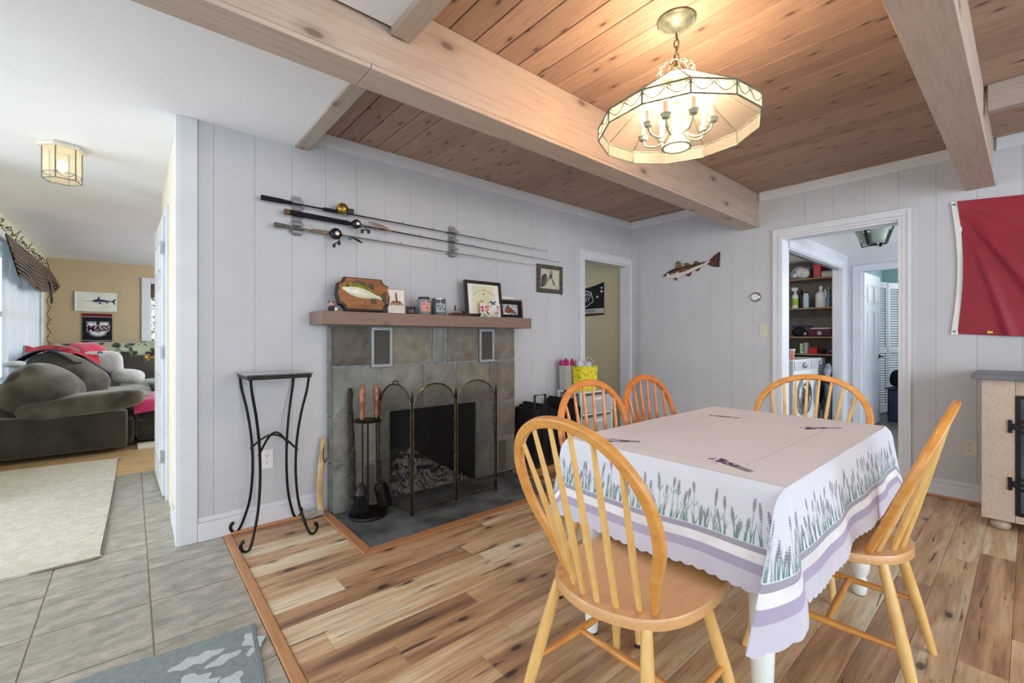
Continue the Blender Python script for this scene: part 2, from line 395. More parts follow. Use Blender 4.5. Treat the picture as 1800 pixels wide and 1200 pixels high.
# floor tiles: 0.357 m grid
gx, gy, tp = .065, 2.14, .357
for i in range(-5, 2):
    for j in range(-4, 8):
        x0, y0 = gx+(i-1)*tp+.003, gy+j*tp+.003; x1, y1 = x0+tp-.006, y0+tp-.006
        x1 = min(x1, .402); y1 = min(y1, 4.965)
        if x1-x0 < .03 or y1-y0 < .03: continue
        bx('floor_tile', m_tile, (x0, y0, -.0034, x1, y1, .0), floor, bevel=.002)
def planks(parent, mt, x0, x1, y0, y1, w, length, holes=(), rnd=None, z=0.0, name='floor_plank', jx=0):
    rnd = rnd or random.Random(3); y = y1; row = 0
    while y-.001 > y0:
        ya = max(y-w, y0); x = x0-rnd.uniform(0, length*.9)
        while x < x1:
            a, b = max(x, x0), min(x+length, x1); x += length
            if b-a < .03: continue
            segs = [(a, b)]
            for hx0, hy0, hx1, hy1 in holes:
                if ya+.02 < hy1 and y-.02 > hy0:
                    ns = []
                    for s0, s1 in segs:
                        if s1 <= hx0 or s0 >= hx1: ns.append((s0, s1)); continue
                        if s0 < hx0: ns.append((s0, hx0))
                        if s1 > hx1: ns.append((hx1, s1))
                    segs = ns
            for s0, s1 in segs:
                if s1-s0 < .015: continue
                bx(name, mt, (s0+.0005, ya+.0005, z-.0119, s1-.0005, y-.0005, z), parent, bevel=.0012, seg=1)
        y = ya; row += 1
planks(floor, m_floor, .447, 4.47, -.55, 3.045, .125, 1.22, holes=[(.936, 2.285, 2.547, 3.2)])
planks(floor, m_floor2, -1.0, .9, 4.975, 6.6, .125, 1.22)
planks(floor, m_floorh, 4.475, 8.9, .5, 1.5, .125, 1.22)
struct('floor_back_hall', m_floorh, [(3.3, 3.2, -.01, 4.5, 6.3, 0)])
struct('trim_1', m_border, [(.404, .3, -.012, .446, 3.05, .006)], bevel=.004)      # tile to wood threshold
bx('shoe_moulding', m_borderx, (.447, 3.026, 0, .936, 3.044, .018), None, bevel=.004)['kind'] = 'structure'
bx('shoe_moulding', m_borderx, (2.547, 3.026, 0, 3.54, 3.044, .018), None, bevel=.004)['kind'] = 'structure'
bx('shoe_moulding', m_border, (4.43, -.5, 0, 4.448, .575, .016), None, bevel=.004)['kind'] = 'structure'
bx('shoe_moulding', m_border, (4.43, 1.535, 0, 4.448, 3.02, .016), None, bevel=.004)['kind'] = 'structure'

# fireplace wall with firebox and doorway; back wall with doorway
wf = struct('wall_fireplace', m_wall, [(.20, YW+.004, 0, 1.391, YW+.11, ZC+.1), (1.391, YW+.004, .63, 2.134, YW+.11, ZC+.1),
     (2.134, YW+.004, 0, 3.62, YW+.11, ZC+.1), (3.62, YW+.004, 2.0, 4.42, YW+.11, ZC+.1), (4.42, YW+.004, 0, 4.62, YW+.11, ZC+.1)])
wb = struct('wall_back', m_wall, [(XB+.004, 1.455, 0, XB+.13, YW, ZC+.1), (XB+.004, .655, 2.06, XB+.13, 1.455, ZC+.1), (XB+.004, -3.3, 0, XB+.13, .655, ZC+.1)])
def boards(parent, axis, plane, a0, a1, z0, z1, opens, start, w, th=.0035, sgn=-1):
    cuts = {a0, a1}
    k = start
    while k < a1:
        if k > a0: cuts.add(k)
        k += w
    cs = sorted(cuts)
    for c0, c1 in zip(cs, cs[1:]):
        if c1-c0 < .01: continue
        rects = [(c0+.0005, c1-.0005, z0, z1)]
        for o0, o1, oz0, oz1 in opens:
            nr = []
            for a, b, p, q_ in rects:
                if b <= o0 or a >= o1 or q_ <= oz0 or p >= oz1: nr.append((a, b, p, q_)); continue
                if p < oz0: nr.append((a, b, p, oz0))
                if q_ > oz1: nr.append((a, b, oz1, q_))
                if a < o0: nr.append((a, o0, max(p, oz0), min(q_, oz1)))
                if b > o1: nr.append((o1, b, max(p, oz0), min(q_, oz1)))
            rects = nr
        if not rects: continue
        mb = MB()
        for a, b, p, q_ in rects:
            if axis == 'X': mb.box(a, plane, p, b, plane+th, q_)
            else: mb.box(plane, a, p, plane+th, b, q_)
        mb.build('wall_board', m_wall, parent, bevel=.001 if len(rects) == 1 else 0, seg=1)
boards(wf, 'X', YW, .285, 4.47, .0, ZC, [(1.391, 2.134, 0, .63), (3.62, 4.42, 0, 2.0)], .36, .2085)
boards(wb, 'Y', XB, -3.2, YW, .0, ZC, [(.655, 1.455, 0, 2.06)], .03, .2085)
# wall end / corner casing
struct('trim_2', m_trim, [(.196, YW-.012, 0, .284, YW, ZL), (.184, YW-.008, 0, .197, YW+.10, ZL)], bevel=.004)
struct('wall_side', m_sidew, [(.20, YW+.11, 0, .30, 5.03, ZL), ])
struct('baseboard_side', m_trim, [(.188, YW+.10, 0, .199, 3.55, .10)], bevel=.003)
# casings
def casing(name, axis, plane, a0, a1, zt, w=.075, th=.018, sgn=-1, cut=None):
    """door casing around an opening a0..a1, height zt, on the room side of a plane"""
    mb = MB()
    def B(p0, p1, z0, z1, t, t0=0.0):
        lo, hi = (plane+sgn*t, plane+sgn*t0) if sgn < 0 else (plane+t0, plane+t)
        if axis == 'X': mb.box(p0, lo, z0, p1, hi, z1)
        else: mb.box(lo, p0, z0, hi, p1, z1)
    B(a0-w, a0, 0, zt+w, th); B(a1, a1+w if cut is None else cut, 0, zt+w, th); B(a0, a1, zt, zt+w, th)
    B(a0-w, a0-w+.02, 0, zt+w, th+.007, th)
    if cut is None: B(a1+w-.02, a1+w, 0, zt+w, th+.007, th)
    B(a0-w+.02, (a1+w if cut is None else cut)-.02, zt+w-.02, zt+w, th+.007, th)
    B(a0-w*.42, a0-w*.30, 0, zt+w*.3, th+.003, th); B(a1+w*.30, min(a1+w*.42, cut or 99), 0, zt+w*.3, th+.003, th)
    B(a0-w*.42, a1+w*.42 if cut is None else cut, zt+w*.30, zt+w*.42, th+.003, th)
    o = mb.build(name, m_trim, bevel=.003); o['kind'] = 'structure'; return o
casing('trim_3', 'X', YW, 3.62, 4.425, 2.0, w=.078, cut=4.468)
casing('trim_4', 'Y', XB, .655, 1.455, 2.06, w=.074)
struct('trim_5', m_trim, [(3.605, YW+.001, 0, 3.622, YW+.115, 2.0), (4.418, YW+.001, 0, 4.435, YW+.115, 2.0), (3.62, YW+.001, 1.985, 4.42, YW+.115, 2.003)])
struct('trim_6', m_trim, [(XB+.001, .640, 0, XB+.135, .657, 2.06), (XB+.001, 1.453, 0, XB+.135, 1.470, 2.06), (XB+.001, .655, 2.045, XB+.135, 1.455, 2.063)])
def basebd(name, boxes):
    mb = MB()
    for x0, y0, x1, y1, ax in boxes:
        if ax == 'X': mb.box(x0, y0, 0, x1, y1, .105); mb.box(x0, y0+.006, .105, x1, y1, .135)
        else: mb.box(x0, y0, 0, x1, y1, .105); mb.box(x0+.006, y0, .105, x1, y1, .135)
    o = mb.build(name, m_trim, bevel=.004); o['kind'] = 'structure'
basebd('baseboard_fireplace', [(.285, YW-.015, .935, YW, 'X'), (2.58, YW-.015, 3.54, YW, 'X')])
basebd('baseboard_back', [(XB-.018, -3.0, XB, .578, 'Y'), (XB-.018, 1.532, XB, 3.04, 'Y')])

# ceilings
cw = struct('ceiling_white', m_ceil, [(-3, -.6, ZL, .795, 1.64, ZL+.02), (-3, 1.80, ZL, .792, YW, ZL+.02), (-3, YW, ZL, .199, YW+.12, ZL+.02), (-3, YW+.12, ZL, 3.3, 10.2, ZL+.02)])
cp = struct('ceiling', m_sub, [(-3.0, -3.4, ZC+.022, XB+.13, YW+.11, ZC+.06)])
x = .8605+.0; k = 0
gaps = [(0.0, .002)]
rr = random.Random(5)
xs = .802
while xs < XB-.01:
    nx = 1.0617+.1335*round((xs+.1335-1.0617)/.1335) if xs > .81 else .928
    nx = min(nx, XB)
    g = .003 if nx < 1.6 else .0012
    bx('ceiling_plank', m_pine, (xs+g, -.0+1.66-.0, ZC, nx-g, YW, ZC+.02), cp, bevel=.0015, seg=1)
    bx('ceiling_plank', m_pine, (xs+g, -2.6, ZC, nx-g, 1.658, ZC+.02), cp, bevel=.0015, seg=1)
    xs = nx
for i in range(12):
    bx('ceiling_plank', m_pine, (.80-.1335*(i+1)+.002, -2.6, ZC, .80-.1335*i-.002, 1.658, ZC+.02), cp, bevel=.0015, seg=1)
# beams: boxed beam with a wider plank beneath
def beam(y0, y1, x0, x1, label):
    t = thing('ceiling_beam', (x0, (y0+y1)/2, 2.185), None, None); t['kind'] = 'structure'; t['label'] = label
    bx('beam_casing', m_beam, (x0, y0+.012, 2.215, x1, y1-.008, ZC), t, bevel=.004)
    bx('beam_plank', m_beam, (x0 if x0 > 0 else x0, y0, 2.187, .700 if y0 > 1 else x1, y1, 2.207), t, bevel=.003)
    if y0 > 1: bx('beam_plank', m_beam, (.702, y0, 2.187, x1, y1, 2.207), t, bevel=.003)
    bx('beam_filler', m_mantel, (x0, y0+.02, 2.207, x1, y1-.016, 2.215), t)
    return t
beam(1.648, 1.80, -1.6, XB-.002, 'long whitewashed boxed beam left of the chandelier')
beam(.150, .296, -.2, XB-.002, 'whitewashed boxed beam at the right above the red flag')
def joist(b, label):
    o = bx('ceiling_joist', m_beamY, b, None, bevel=.004); o['kind'] = 'structure'; o['label'] = label
joist((.793, 1.802, 2.368, .878, YW-.001, ZC), 'short joist between the beam and the fireplace wall')
joist((.779, .298, 2.352, .866, 1.646, ZC), 'joist crossing from the beam at the top edge of the photo')
joist((3.49, -2.0, 2.368, 3.56, .148, ZC), 'joist meeting the right-hand beam')
# crown trims under the planks
struct('trim_7', m_trim, [(.879, YW-.016, ZC-.085, XB, YW, ZC)], bevel=.003)
struct('trim_8', m_trim, [(XB-.016, 1.802, ZC-.085, XB, YW-.016, ZC), (XB-.016, .298, ZC-.085, XB, 1.646, ZC), (XB-.016, -2.6, ZC-.085, XB, .148, ZC)], bevel=.003)

# ------------------------------------------------------------------ living room beyond on the left
struct('wall_living_back', m_tan, [(-1.1, 9.73, 0, .225, 9.85, ZL), (.225, 9.73, 0, 1.2, 9.85, .85), (.225, 9.73, 2.1, 1.2, 9.85, ZL), (1.2, 9.73, 0, 3.3, 9.85, ZL)])
struct('wall_living_left', m_cream, [(-1.10, 4.45, 0, -.98, 6.3, ZL), (-1.10, 6.3, 0, -.98, 9.15, .72), (-1.10, 6.3, 2.1, -.98, 9.15, ZL), (-1.10, 9.15, 0, -.98, 9.73, ZL)])
struct('wall_living_right', m_tan, [(3.2, 4.9, 0, 3.3, 9.73, ZL), (.30, 4.93, 0, 3.3, 5.03, ZL)])
w1 = thing('window_1', (-.98, 7.7, .72), None, None); w1['kind'] = 'structure'
mb = MB()
mb.box(-.978, 6.2, 2.08, -.955, 9.38, 2.21); mb.box(-.978, 9.15, .60, -.955, 9.30, 2.08); mb.box(-.978, 6.2, .64, -.93, 9.3, .72)
mb.box(-.978, 6.2, .72, -.955, 6.3, 2.1)
mb.build('window_frame', m_trim, w1, bevel=.004)
mb = MB()
for y in (7.24, 8.2): mb.box(-1.06, y-.03, .72, -1.02, y+.03, 2.1)
mb.box(-1.055, 6.3, 1.38, -1.025, 9.15, 1.43)
mb.build('mullion', m_trim, w1)
m_pane = glassy('window_glass', (235,245,250), .93, .05)
for a, b in ((6.3, 7.21), (7.27, 8.17), (8.23, 9.15)):
    bx('pane', m_pane, (-1.045, a, .72, -1.040, b, 2.1), w1)
w2 = thing('window_2', (.7, 9.73, .85), None, None); w2['kind'] = 'structure'
mb = MB()
mb.box(.13, 9.705, .78, .245, 9.728, 2.17); mb.box(.245, 9.705, 2.08, 1.3, 9.728, 2.17); mb.box(1.2, 9.705, .78, 1.3, 9.728, 2.08); mb.box(.13, 9.68, .80, 1.3, 9.704, .86)
mb.build('window_frame', m_trim, w2, bevel=.004)
bx('meeting_rail', m_trim, (.235, 9.77, 1.64, 1.19, 9.80, 1.675), w2)
bx('sash_stile', m_trim, (.235, 9.765, .86, .262, 9.80, 2.09), w2)
bx('pane', m_pane, (.262, 9.785, .86, 1.19, 9.79, 2.09), w2)
# sheer curtains
m_sheer = glassy('sheer_curtain', (222,228,234), .08, .9, transl=.22)
def curtain(y0, y1, label):
    def fn(u, v):
        y = y0+(y1-y0)*u
        return (-.945+.024*math.sin(u*2*PI*(y1-y0)*2.6)+.006*math.sin(u*61), y, .70+1.38*v)
    o = MB().grid(fn, int((y1-y0)*90), 3).build('curtain', m_sheer, smooth=True, auto=80)
    return tag(o, label, 'curtain')
tag(curtain(6.45, 8.66, 'sheer white curtain hanging in folds over the left window'), None, 'curtain')
# bamboo roman shade
m_bamb = mat('dark_bamboo', (112,86,68), (60,46,38), scale=12, stretch=(1,3,12), rough=.6)
sh = thing('roman_shade', (-.90, 7.6, 2.1), 'dark brown bamboo roman shade bunched up unevenly over the left window', 'shade')
def shz(y, t):        # height of the shade surface, t 0 top .. 1 bottom
    b = 1.735+.17*max(0, (y-8.35)/.85)**1.6-.05*math.exp(-((y-7.3)/.4)**2)+.03*math.exp(-((y-8.25)/.2)**2)
    return 2.125+(b-2.125)*t
for i in range(24):
    t = (i/23)**.85
    pts = []
    for k in range(13):
        y = 6.2+3.02*k/12
        pts.append((-.935+.05+.085*t+(.022 if i % 3 == 0 else 0)*t+.003*R_.uniform(-1, 1), y, shz(y, t)+.003*R_.uniform(-1, 1)))
    MB().tube(pts, .0085, 6, flat=.45).build('slat', m_bamb, sh)
def cloth_back(u, v):
    y = 6.2+3.02*u; return (-.945+.05+.085*v, y, shz(y, v))
MB().grid(cloth_back, 12, 4).build('shade_backing', mat('shade_backing', (46,36,30), (34,26,22), scale=12, rough=.8), sh)
MB().tube(catmull([(-.78, 8.0, 1.86), (-.77, 8.03, 1.78), (-.765, 8.05, 1.66), (-.77, 8.09, 1.60), (-.775, 8.12, 1.66)], 6), .012, 5).build('cord', m_blk, sh)
o2 = bx('roller_shade', m_bamb, (.235, 9.735, 1.84, 1.19, 9.765, 2.08)); tag(o2, 'short dark bamboo shade at the top of the far back window', 'shade')
# string lights
m_grn = mat('dark_green_wire', (34,46,38), (24,34,28), rough=.5)
sl = thing('string_lights', (-.92, 8.0, 2.2), 'dark green string of small lights draped round the left window', 'lights')
pts = []
for k in range(60):
    y = 6.2+3.12*k/59
    pts.append((-.935+.02*math.sin(k*1.3), y, 2.235+.03*math.sin(k*.9)+.02*math.sin(k*2.1)-.0*k))
for k in range(40):
    pts.append((-.93+.015*math.sin(k*1.1), 9.42+.03*math.sin(k*.7), 2.2-1.25*k/39))
MB().tube(pts, (.0035), 4).build('cord', m_grn, sl)
mb = MB()
for p in pts[::2]:
    d = Vector((R_.uniform(0, 1), R_.uniform(-1, 1), R_.uniform(-1, 1))).normalized()*.038
    mb.tube([p, Vector(p)+d*.5, Vector(p)+d], [.004, .005, .002], 4)
mb.build('bulbs', m_grn, sl, kind='stuff')
# swordfish flag
m_navy = mat('navy_print', (36,48,84), (28,38,70), scale=20, rough=.8)
m_cloth = mat('white_flag_cloth', (226,226,214), (214,214,202), scale=5, rough=.85)
def flagcloth(fn, nu, nv, name, mt, **k): return MB().grid(fn, nu, nv).build(name, mt, smooth=True, auto=80, **k)
sf = thing('swordfish_flag', (-.42, 9.70, 1.58), 'white flag with a blue swordfish on the tan wall', 'flag')
flagcloth(lambda u, v: (-.672+.493*u, 9.715-.004-.004*math.sin(u*9), 1.585+.30*v-.01*math.sin(u*PI)*(1-v)+(.0)), 20, 6, 'cloth', m_cloth, parent=sf)
fy = lambda a, b, d: (-.672+a, 9.705-d, 1.585+b)
sword = [(.06,.163),(.20,.160),(.225,.178),(.245,.185),(.262,.188),(.275,.225),(.285,.232),(.284,.19),(.34,.182),(.40,.17),(.435,.168),(.46,.19),(.48,.215),(.472,.175),(.462,.155),(.478,.10),(.45,.135),(.43,.155),(.385,.148),(.385,.118),(.36,.143),(.30,.142),(.31,.105),(.27,.138),(.235,.142),(.20,.155)]
MB().prism(sword, 0, .001, fy).build('swordfish_print', m_navy, sf)
MB().prism([(.225,.150),(.26,.150),(.34,.152),(.40,.155),(.34,.147),(.26,.143)], .001, .0015, fy).build('belly_print', m_cloth, sf)
mb = MB(); mb.box(-.672, 9.703, 1.585, -.645, 9.709, 1.885); mb.build('hem', m_white, sf)
# college banner
m_maroon = mat('maroon_cloth', (112,26,40), (96,20,34), scale=10, rough=.8)
m_blkc = mat('black_cloth', (20,18,22), (12,12,16), scale=10, rough=.85)
m_wpr = mat('white_print', (226,228,234), rough=.8)
cb = thing('college_banner', (-.41, 9.70, 1.06), 'black and maroon banner with a white letter U below the swordfish flag', 'banner')
bx('cloth', m_blkc, (-.588, 9.712, 1.07, -.238, 9.72, 1.545), cb)
bx('stripe', m_maroon, (-.588, 9.709, 1.50, -.238, 9.7119, 1.545), cb); bx('stripe', m_maroon, (-.588, 9.709, 1.07, -.238, 9.7119, 1.105), cb)
bx('stripe', m_wpr, (-.588, 9.709, 1.489, -.238, 9.7119, 1.494), cb); bx('stripe', m_wpr, (-.588, 9.709, 1.112, -.238, 9.7119, 1.117), cb)
def U(o, t):       # slab letter U
    s = lambda a, b: (a, b)
    outer = [(-.115-o,.10+o),(-.02+o*.2,.10+o),(-.02+o*.2,.055-o),(-.042+o,.055-o),(-.042+o,-.02),(-.03,-.05+o),(0,-.057+o),(.03,-.05+o),(.042-o,-.02),(.042-o,.055-o),(.02-o*.2,.055-o),(.02-o*.2,.10+o),(.115+o,.10+o),(.115+o,.055-o),(.095+o,.055-o),(.095+o,-.04),(.07+o,-.085-o*.6),(.03,-.105-o),(-.03,-.105-o),(-.07-o,-.085-o*.6),(-.095-o,-.04),(-.095-o,.055-o),(-.115-o,.055-o)]
    return outer
fb = lambda a, b, d: (-.405+a, 9.7115-d, 1.30+b)
m_navyd = mat('dark_navy_print', (24,28,48), rough=.8)
MB().prism(U(.016, 0), 0, .001, fb).build('letter_outline', m_wpr, cb)
MB().prism(U(.010, 0), .001, .002, fb).build('letter_outline', m_navyd, cb)
MB().prism(U(0, 0), .002, .003, fb).build('letter', m_wpr, cb)
text_mb('MASS', .125, lambda a, b, d: fb(a, b+.005, .0042), offset=.011, shear=.15, sx=.88).build('lettering_outline', m_wpr, cb)
text_mb('MASS', .125, lambda a, b, d: fb(a, b+.005, .0050), offset=.005, shear=.15, sx=.88).build('lettering_outline', m_navyd, cb)
text_mb('MASS', .125, lambda a, b, d: fb(a, b+.005, .0056), offset=.001, shear=.15, sx=.88).build('lettering', m_maroon, cb)
# side door (ajar) with knob, on the passage wall
d1 = thing('door_1', (.196, 4.05, .01), None, None); d1['kind'] = 'structure'
A = Vector((.186, 4.06, 0)); B = Vector((.168, 4.86, 0))
def doorpanel(parent, A, B, th, z0, z1, mt, n=Vector((-1, 0, 0)), panels=((.12,.60,.44,.80),(.56,.60,.88,.80)), name='door_leaf'):
    d = (B-A); Lh = d.length; d.normalize(); nn = n-d*n.dot(d); nn.normalize()
    M = Matrix(((d.x, nn.x, 0, A.x), (d.y, nn.y, 0, A.y), (0, 0, 1, 0), (0, 0, 0, 1)))
    MB().box(0, -th/2, z0, Lh, th/2, z1, M).build(name, mt, parent, bevel=.003)
    for (a, b, c, e) in panels:
        for s in (1, -1):
            x0, x1, zz0, zz1 = a*Lh, c*Lh, z0+b*(z1-z0), z0+e*(z1-z0); y0, y1 = sorted((s*th/2, s*(th/2+.004))); y2, y3 = sorted((s*(th/2+.0001), s*(th/2+.007)))
            mb = MB(); w = .014
            mb.box(x0, y0, zz0, x1, y1, zz0+w, M); mb.box(x0, y0, zz1-w, x1, y1, zz1, M); mb.box(x0, y0, zz0+w, x0+w, y1, zz1-w, M); mb.box(x1-w, y0, zz0+w, x1, y1, zz1-w, M)
            mb.box(x0+.035, y2, zz0+.035, x1-.035, y3, zz1-.035, M)
            mb.build('door_panel', mt, parent, bevel=.002)
six = [(.13,.80,.46,.93),(.54,.80,.87,.93),(.13,.42,.46,.76),(.54,.42,.87,.76),(.13,.09,.46,.36),(.54,.09,.87,.36)]
doorpanel(d1, A, B, .035, .012, 2.03, m_trim, panels=six)
mb = MB(); Mk = Matrix.Rotation(-PI/2, 3, 'Y')
kb = Vector((.150, 4.80, .99))
mb.lathe([(.026, 0), (.026, .004), (.010, .008), (.010, .028), (.022, .034), (.030, .048), (.026, .060), (.010, .066), (0, .067)], kb, 16, Mk)
kn = mb.build('door_knob', m_gold, d1, smooth=True)
mb = MB()
for z in (.30, 1.05, 1.80): mb.box(.158, 4.045, z-.045, .170, 4.07, z+.045)
mb.build('hinge', m_silver, d1)
struct('trim_9', m_trim, [(.184, 3.98, 0, .1995, 4.05, 2.10), (.184, 4.91, 0, .1995, 4.98, 2.10), (.184, 4.05, 2.035, .1995, 4.91, 2.10)], bevel=.003)

# ceiling lamp (hexagonal) in the passage
m_lglass = glassy('frosted_lamp_glass', (255,248,230), .72, .3, transl=.5)
m_cream2 = mat('cream_enamel', (228,222,208), (218,212,198), rough=.4)
cl = thing('ceiling_lamp', (-.335, 4.03, 2.14), 'hexagonal glass flush lamp with scroll trim, glowing on the white ceiling', 'lamp')
MB().lathe([(.118, 2.352), (.118, 2.362), (.105, ZL)], (-.335, 4.03, 0), 6, ph=.26).build('canopy', m_cream2, cl, bevel=.003)
def hexp(r, z, ph=.26): return [(-.335+r*math.cos(ph+i*PI/3), 4.03+r*math.sin(ph+i*PI/3), z) for i in range(6)]
a, b = hexp(.092, 2.35), hexp(.092, 2.155)
for i in range(6):
    j = (i+1) % 6
    MB().add([a[i], a[j], b[j], b[i]], [(0,1,2,3)]).build('glass_panel', m_lglass, cl)
mb = MB(); mb.add(hexp(.092, 2.155), [tuple(range(6))]); mb.build('glass_bottom', m_lglass, cl)
mb = MB()
for i in range(6):
    j = (i+1) % 6
    mb.tube([a[i], b[i]], .0035, 5); mb.tube([b[i], b[j]], .003, 5)
    q0 = Vector(a[i])*.2+Vector(b[i])*.8; q1 = Vector(a[j])*.2+Vector(b[j])*.8; mb.tube([q0, q1], .002, 4)
    mb.tube([q0+(q1-q0)*t+Vector((0, 0, -.028*math.sin(PI*t*1.0)*1.0)) for t in [k/10 for k in range(11)]], .0016, 4)
mb.build('frame', m_verd, cl)
m_bulb = mat('bulb_glow', (255,236,205), (255,230,195), rough=.3, emit=9)
MB().ell((-.335, 4.03, 2.25), (.026, .026, .04)).build('bulb', m_bulb, cl, smooth=True)

# outside: shrubs seen through the far window
m_leaf = [mat('leaf_a', (120,170,70), (70,120,40), scale=3, rough=.6, emit=0), mat('leaf_b', (160,200,110), (110,160,70), scale=3, rough=.6)]
bush = thing('shrub', (.9, 12.3, -.1), 'bright green leafy shrub outside the far living room window', 'shrub')
mb = MB(); rb = random.Random(9)
for i in range(2600):
    c = Vector((rb.uniform(-.6, 2.6), rb.uniform(11.6, 12.9), rb.uniform(.2, 3.1)))
    n = Vector((rb.uniform(-1, 1), rb.uniform(-1, 1), rb.uniform(-1, 1))).normalized(); u = n.orthogonal().normalized(); w = n.cross(u); s = rb.uniform(.04, .09)
    mb.cur = rb.randrange(2)
    mb.add([c-u*s, c+w*s*.45, c+u*s, c-w*s*.45], [(0,1,2,3)])
mb.build('leaves', m_leaf, bush, kind='stuff')
mb = MB()
for i in range(9):
    x = rb.uniform(-.4, 2.4); mb.tube([(x, 12.3, -.1), (x+rb.uniform(-.2, .2), 12.2, 1.5), (x+rb.uniform(-.4, .4), 12.1, 3.0)], [.03, .02, .008], 6)
mb.build('branches', mat('bark', (90,78,64), (60,50,42), scale=10, rough=.9), bush)
struct('ground', mat('lawn', (110,150,80), (80,120,56), scale=5, rough=.9, coords='geo'), [(-8, 9.9, -.3, 10, 20, -.1)])
# ------------------------------------------------------------------ sofa
m_sofa = mat('olive_microfibre', (98,96,83), (54,51,43), scale=4.2, rough=.85, sheen=.5, bump=.25, bscale=90, lo=.36, hi=.64)
m_sofad = mat('brown_microfibre', (66,60,52), (36,31,28), scale=4, rough=.85, sheen=.5, bump=.25, bscale=80, lo=.3, hi=.7)
m_sofag = mat('green_microfibre', (100,108,88), (66,72,58), scale=3, rough=.85, sheen=.5, bump=.25, bscale=80)
def blob(name, mt, c, r, parent=None, rot=(0,0,0), p=.55, bump=.10, bs=4.5, **k):
    from mathutils import Euler
    M = Euler(rot).to_matrix()
    return MB().ell(c, r, M, 40, 28, p, bump*1.25, bs).build(name, mt, parent, smooth=True, auto=180, **k)
sofa = thing('sectional_sofa', (-.3, 7.4, 0), 'large dark olive and brown sectional sofa filling the living room corner', 'sofa')
MB().box(-.95, 5.97, .05, -.03, 6.15, .42).build('side_panel', m_sofad, sofa, bevel=.03, seg=3)
MB().box(-.93, 6.15, .05, .02, 9.3, .30).build('base', m_sofad, sofa, bevel=.02)
MB().box(-.93, 8.5, .05, 1.6, 9.35, .32).build('base', m_sofad, sofa, bevel=.02)
blob('arm', m_sofa, (-.36, 6.10, .50), (.47, .17, .105), sofa, (0, -.10, 0), .6, .06)
for i, (y, z) in enumerate(((6.75, .42), (7.55, .42), (8.35, .43))):
    blob('seat_cushion', m_sofag if i else m_sofa, (-.22, y, z), (.42, .43, .12), sofa, (0, 0, 0), .45, .05)
blob('back_cushion', m_sofa, (-.66, 6.28, .61), (.27, .30, .26), sofa, (0, .45, 0), .7, .12)
blob('back_cushion', m_sofad, (-.77, 6.22, .60), (.16, .20, .25), sofa, (0, .15, 0), .7, .12)
blob('back_cushion', m_sofa, (-.56, 7.1, .69), (.36, .34, .25), sofa, (0, .55, .1), .7, .12)
blob('back_cushion', m_sofad, (-.52, 7.9, .70), (.34, .36, .26), sofa, (0, .6, 0), .7, .12)
blob('back_cushion', m_sofad, (-.1, 8.98, .68), (.42, .20, .25), sofa, (-.2, 0, 0), .6, .1)
blob('back_cushion', m_sofad, (.72, 8.98, .68), (.42, .20, .25), sofa, (-.2, 0, 0), .6, .1)
blob('seat_cushion', m_sofag, (.55, 8.55, .42), (.5, .42, .12), sofa, (0, 0, 0), .45, .05)
blob('arm', m_sofad, (.62, 7.6, .47), (.24, .42, .13), sofa, (0, 0, 0), .6, .06)
ch = thing('ottoman', (.40, 6.55, 0), 'dark brown upholstered ottoman with a pink blanket, partly behind the white door', 'ottoman')
MB().box(.045, 6.22, .05, .95, 6.95, .27).build('base', m_sofad, ch, bevel=.03, seg=3)
blob('cushion', m_sofad, (.48, 6.6, .35), (.45, .40, .11), ch, (0, 0, 0), .4, .04)
m_pink = mat('pink_blanket', (226,70,130), (196,48,104), scale=6, stretch=(1,6,1), rough=.85, sheen=.4)
def pk(u, v):
    x = .02+.9*u; y = 6.12+.85*v
    z = .485+.02*math.sin(u*5)+.010*math.sin(v*23+u*4)
    if v < .12: z -= (.12-v)*1.1
    return (x, y, z)
tag(MB().grid(pk, 24, 30).build('pink_blanket', m_pink, smooth=True, auto=180), 'bright pink blanket thrown over the ottoman', 'blanket')
m_camo = mat('camo_throw', (168,176,150), (52,58,48), scale=8, rough=.85, lo=.42, hi=.5, detail=2)
def camo(u, v):
    x = -.85+2.3*u; a = -PI*.15+PI*1.05*v
    return (x, 9.12+.26*math.cos(a)*-1+.02*math.sin(u*17), .93+.17*math.sin(a)*(1-.25*abs(u-.45))+.012*math.sin(u*23+v*5))
tag(MB().grid(camo, 50, 16).build('camouflage_throw', m_camo, smooth=True, auto=180), 'green and black camouflage throw along the top of the far sofa back', 'blanket')
m_red = mat('coral_cloth', (216,66,78), (180,40,56), scale=14, rough=.8, lo=.4, hi=.6)
def redf(u, v): return (-.90+.62*u-.1*v, 7.30+.9*v, .99+.07*math.sin(PI*v)+.025*math.sin(u*11+v*7)-.22*max(0, u-.62)-.05*u)
tag(MB().grid(redf, 26, 20).build('red_shirt', m_red, smooth=True, auto=180), 'coral red clothing draped over the sofa back by the window', 'clothing')
m_navyc = mat('navy_cloth', (44,42,62), (28,26,40), scale=10, rough=.85)
def navf(u, v): return (-.92+.50*u, 6.75+.62*v, .90+.13*math.sin(PI*min(u*1.1, 1))+.012*math.sin(v*19)-.02*u)
tag(MB().grid(navf, 20, 14).build('navy_garment', m_navyc, smooth=True, auto=180), 'dark navy garment draped behind the nearest sofa cushions', 'clothing')
m_pinkf = mat('pink_plush', (222,84,110), (190,56,84), scale=40, rough=.95, sheen=.8, bump=.6, bscale=120)
tag(blob('pink_pillow', m_pinkf, (-.46, 8.10, .93), (.22, .12, .17), None, (0, 0, .3), .9, .10, 9), 'round fuzzy pink pillow behind the white backrest pillow', 'pillow')
m_wpl = mat('white_plush', (206,208,210), (188,190,194), scale=18, rough=.95, sheen=.6, bump=.4, bscale=80)
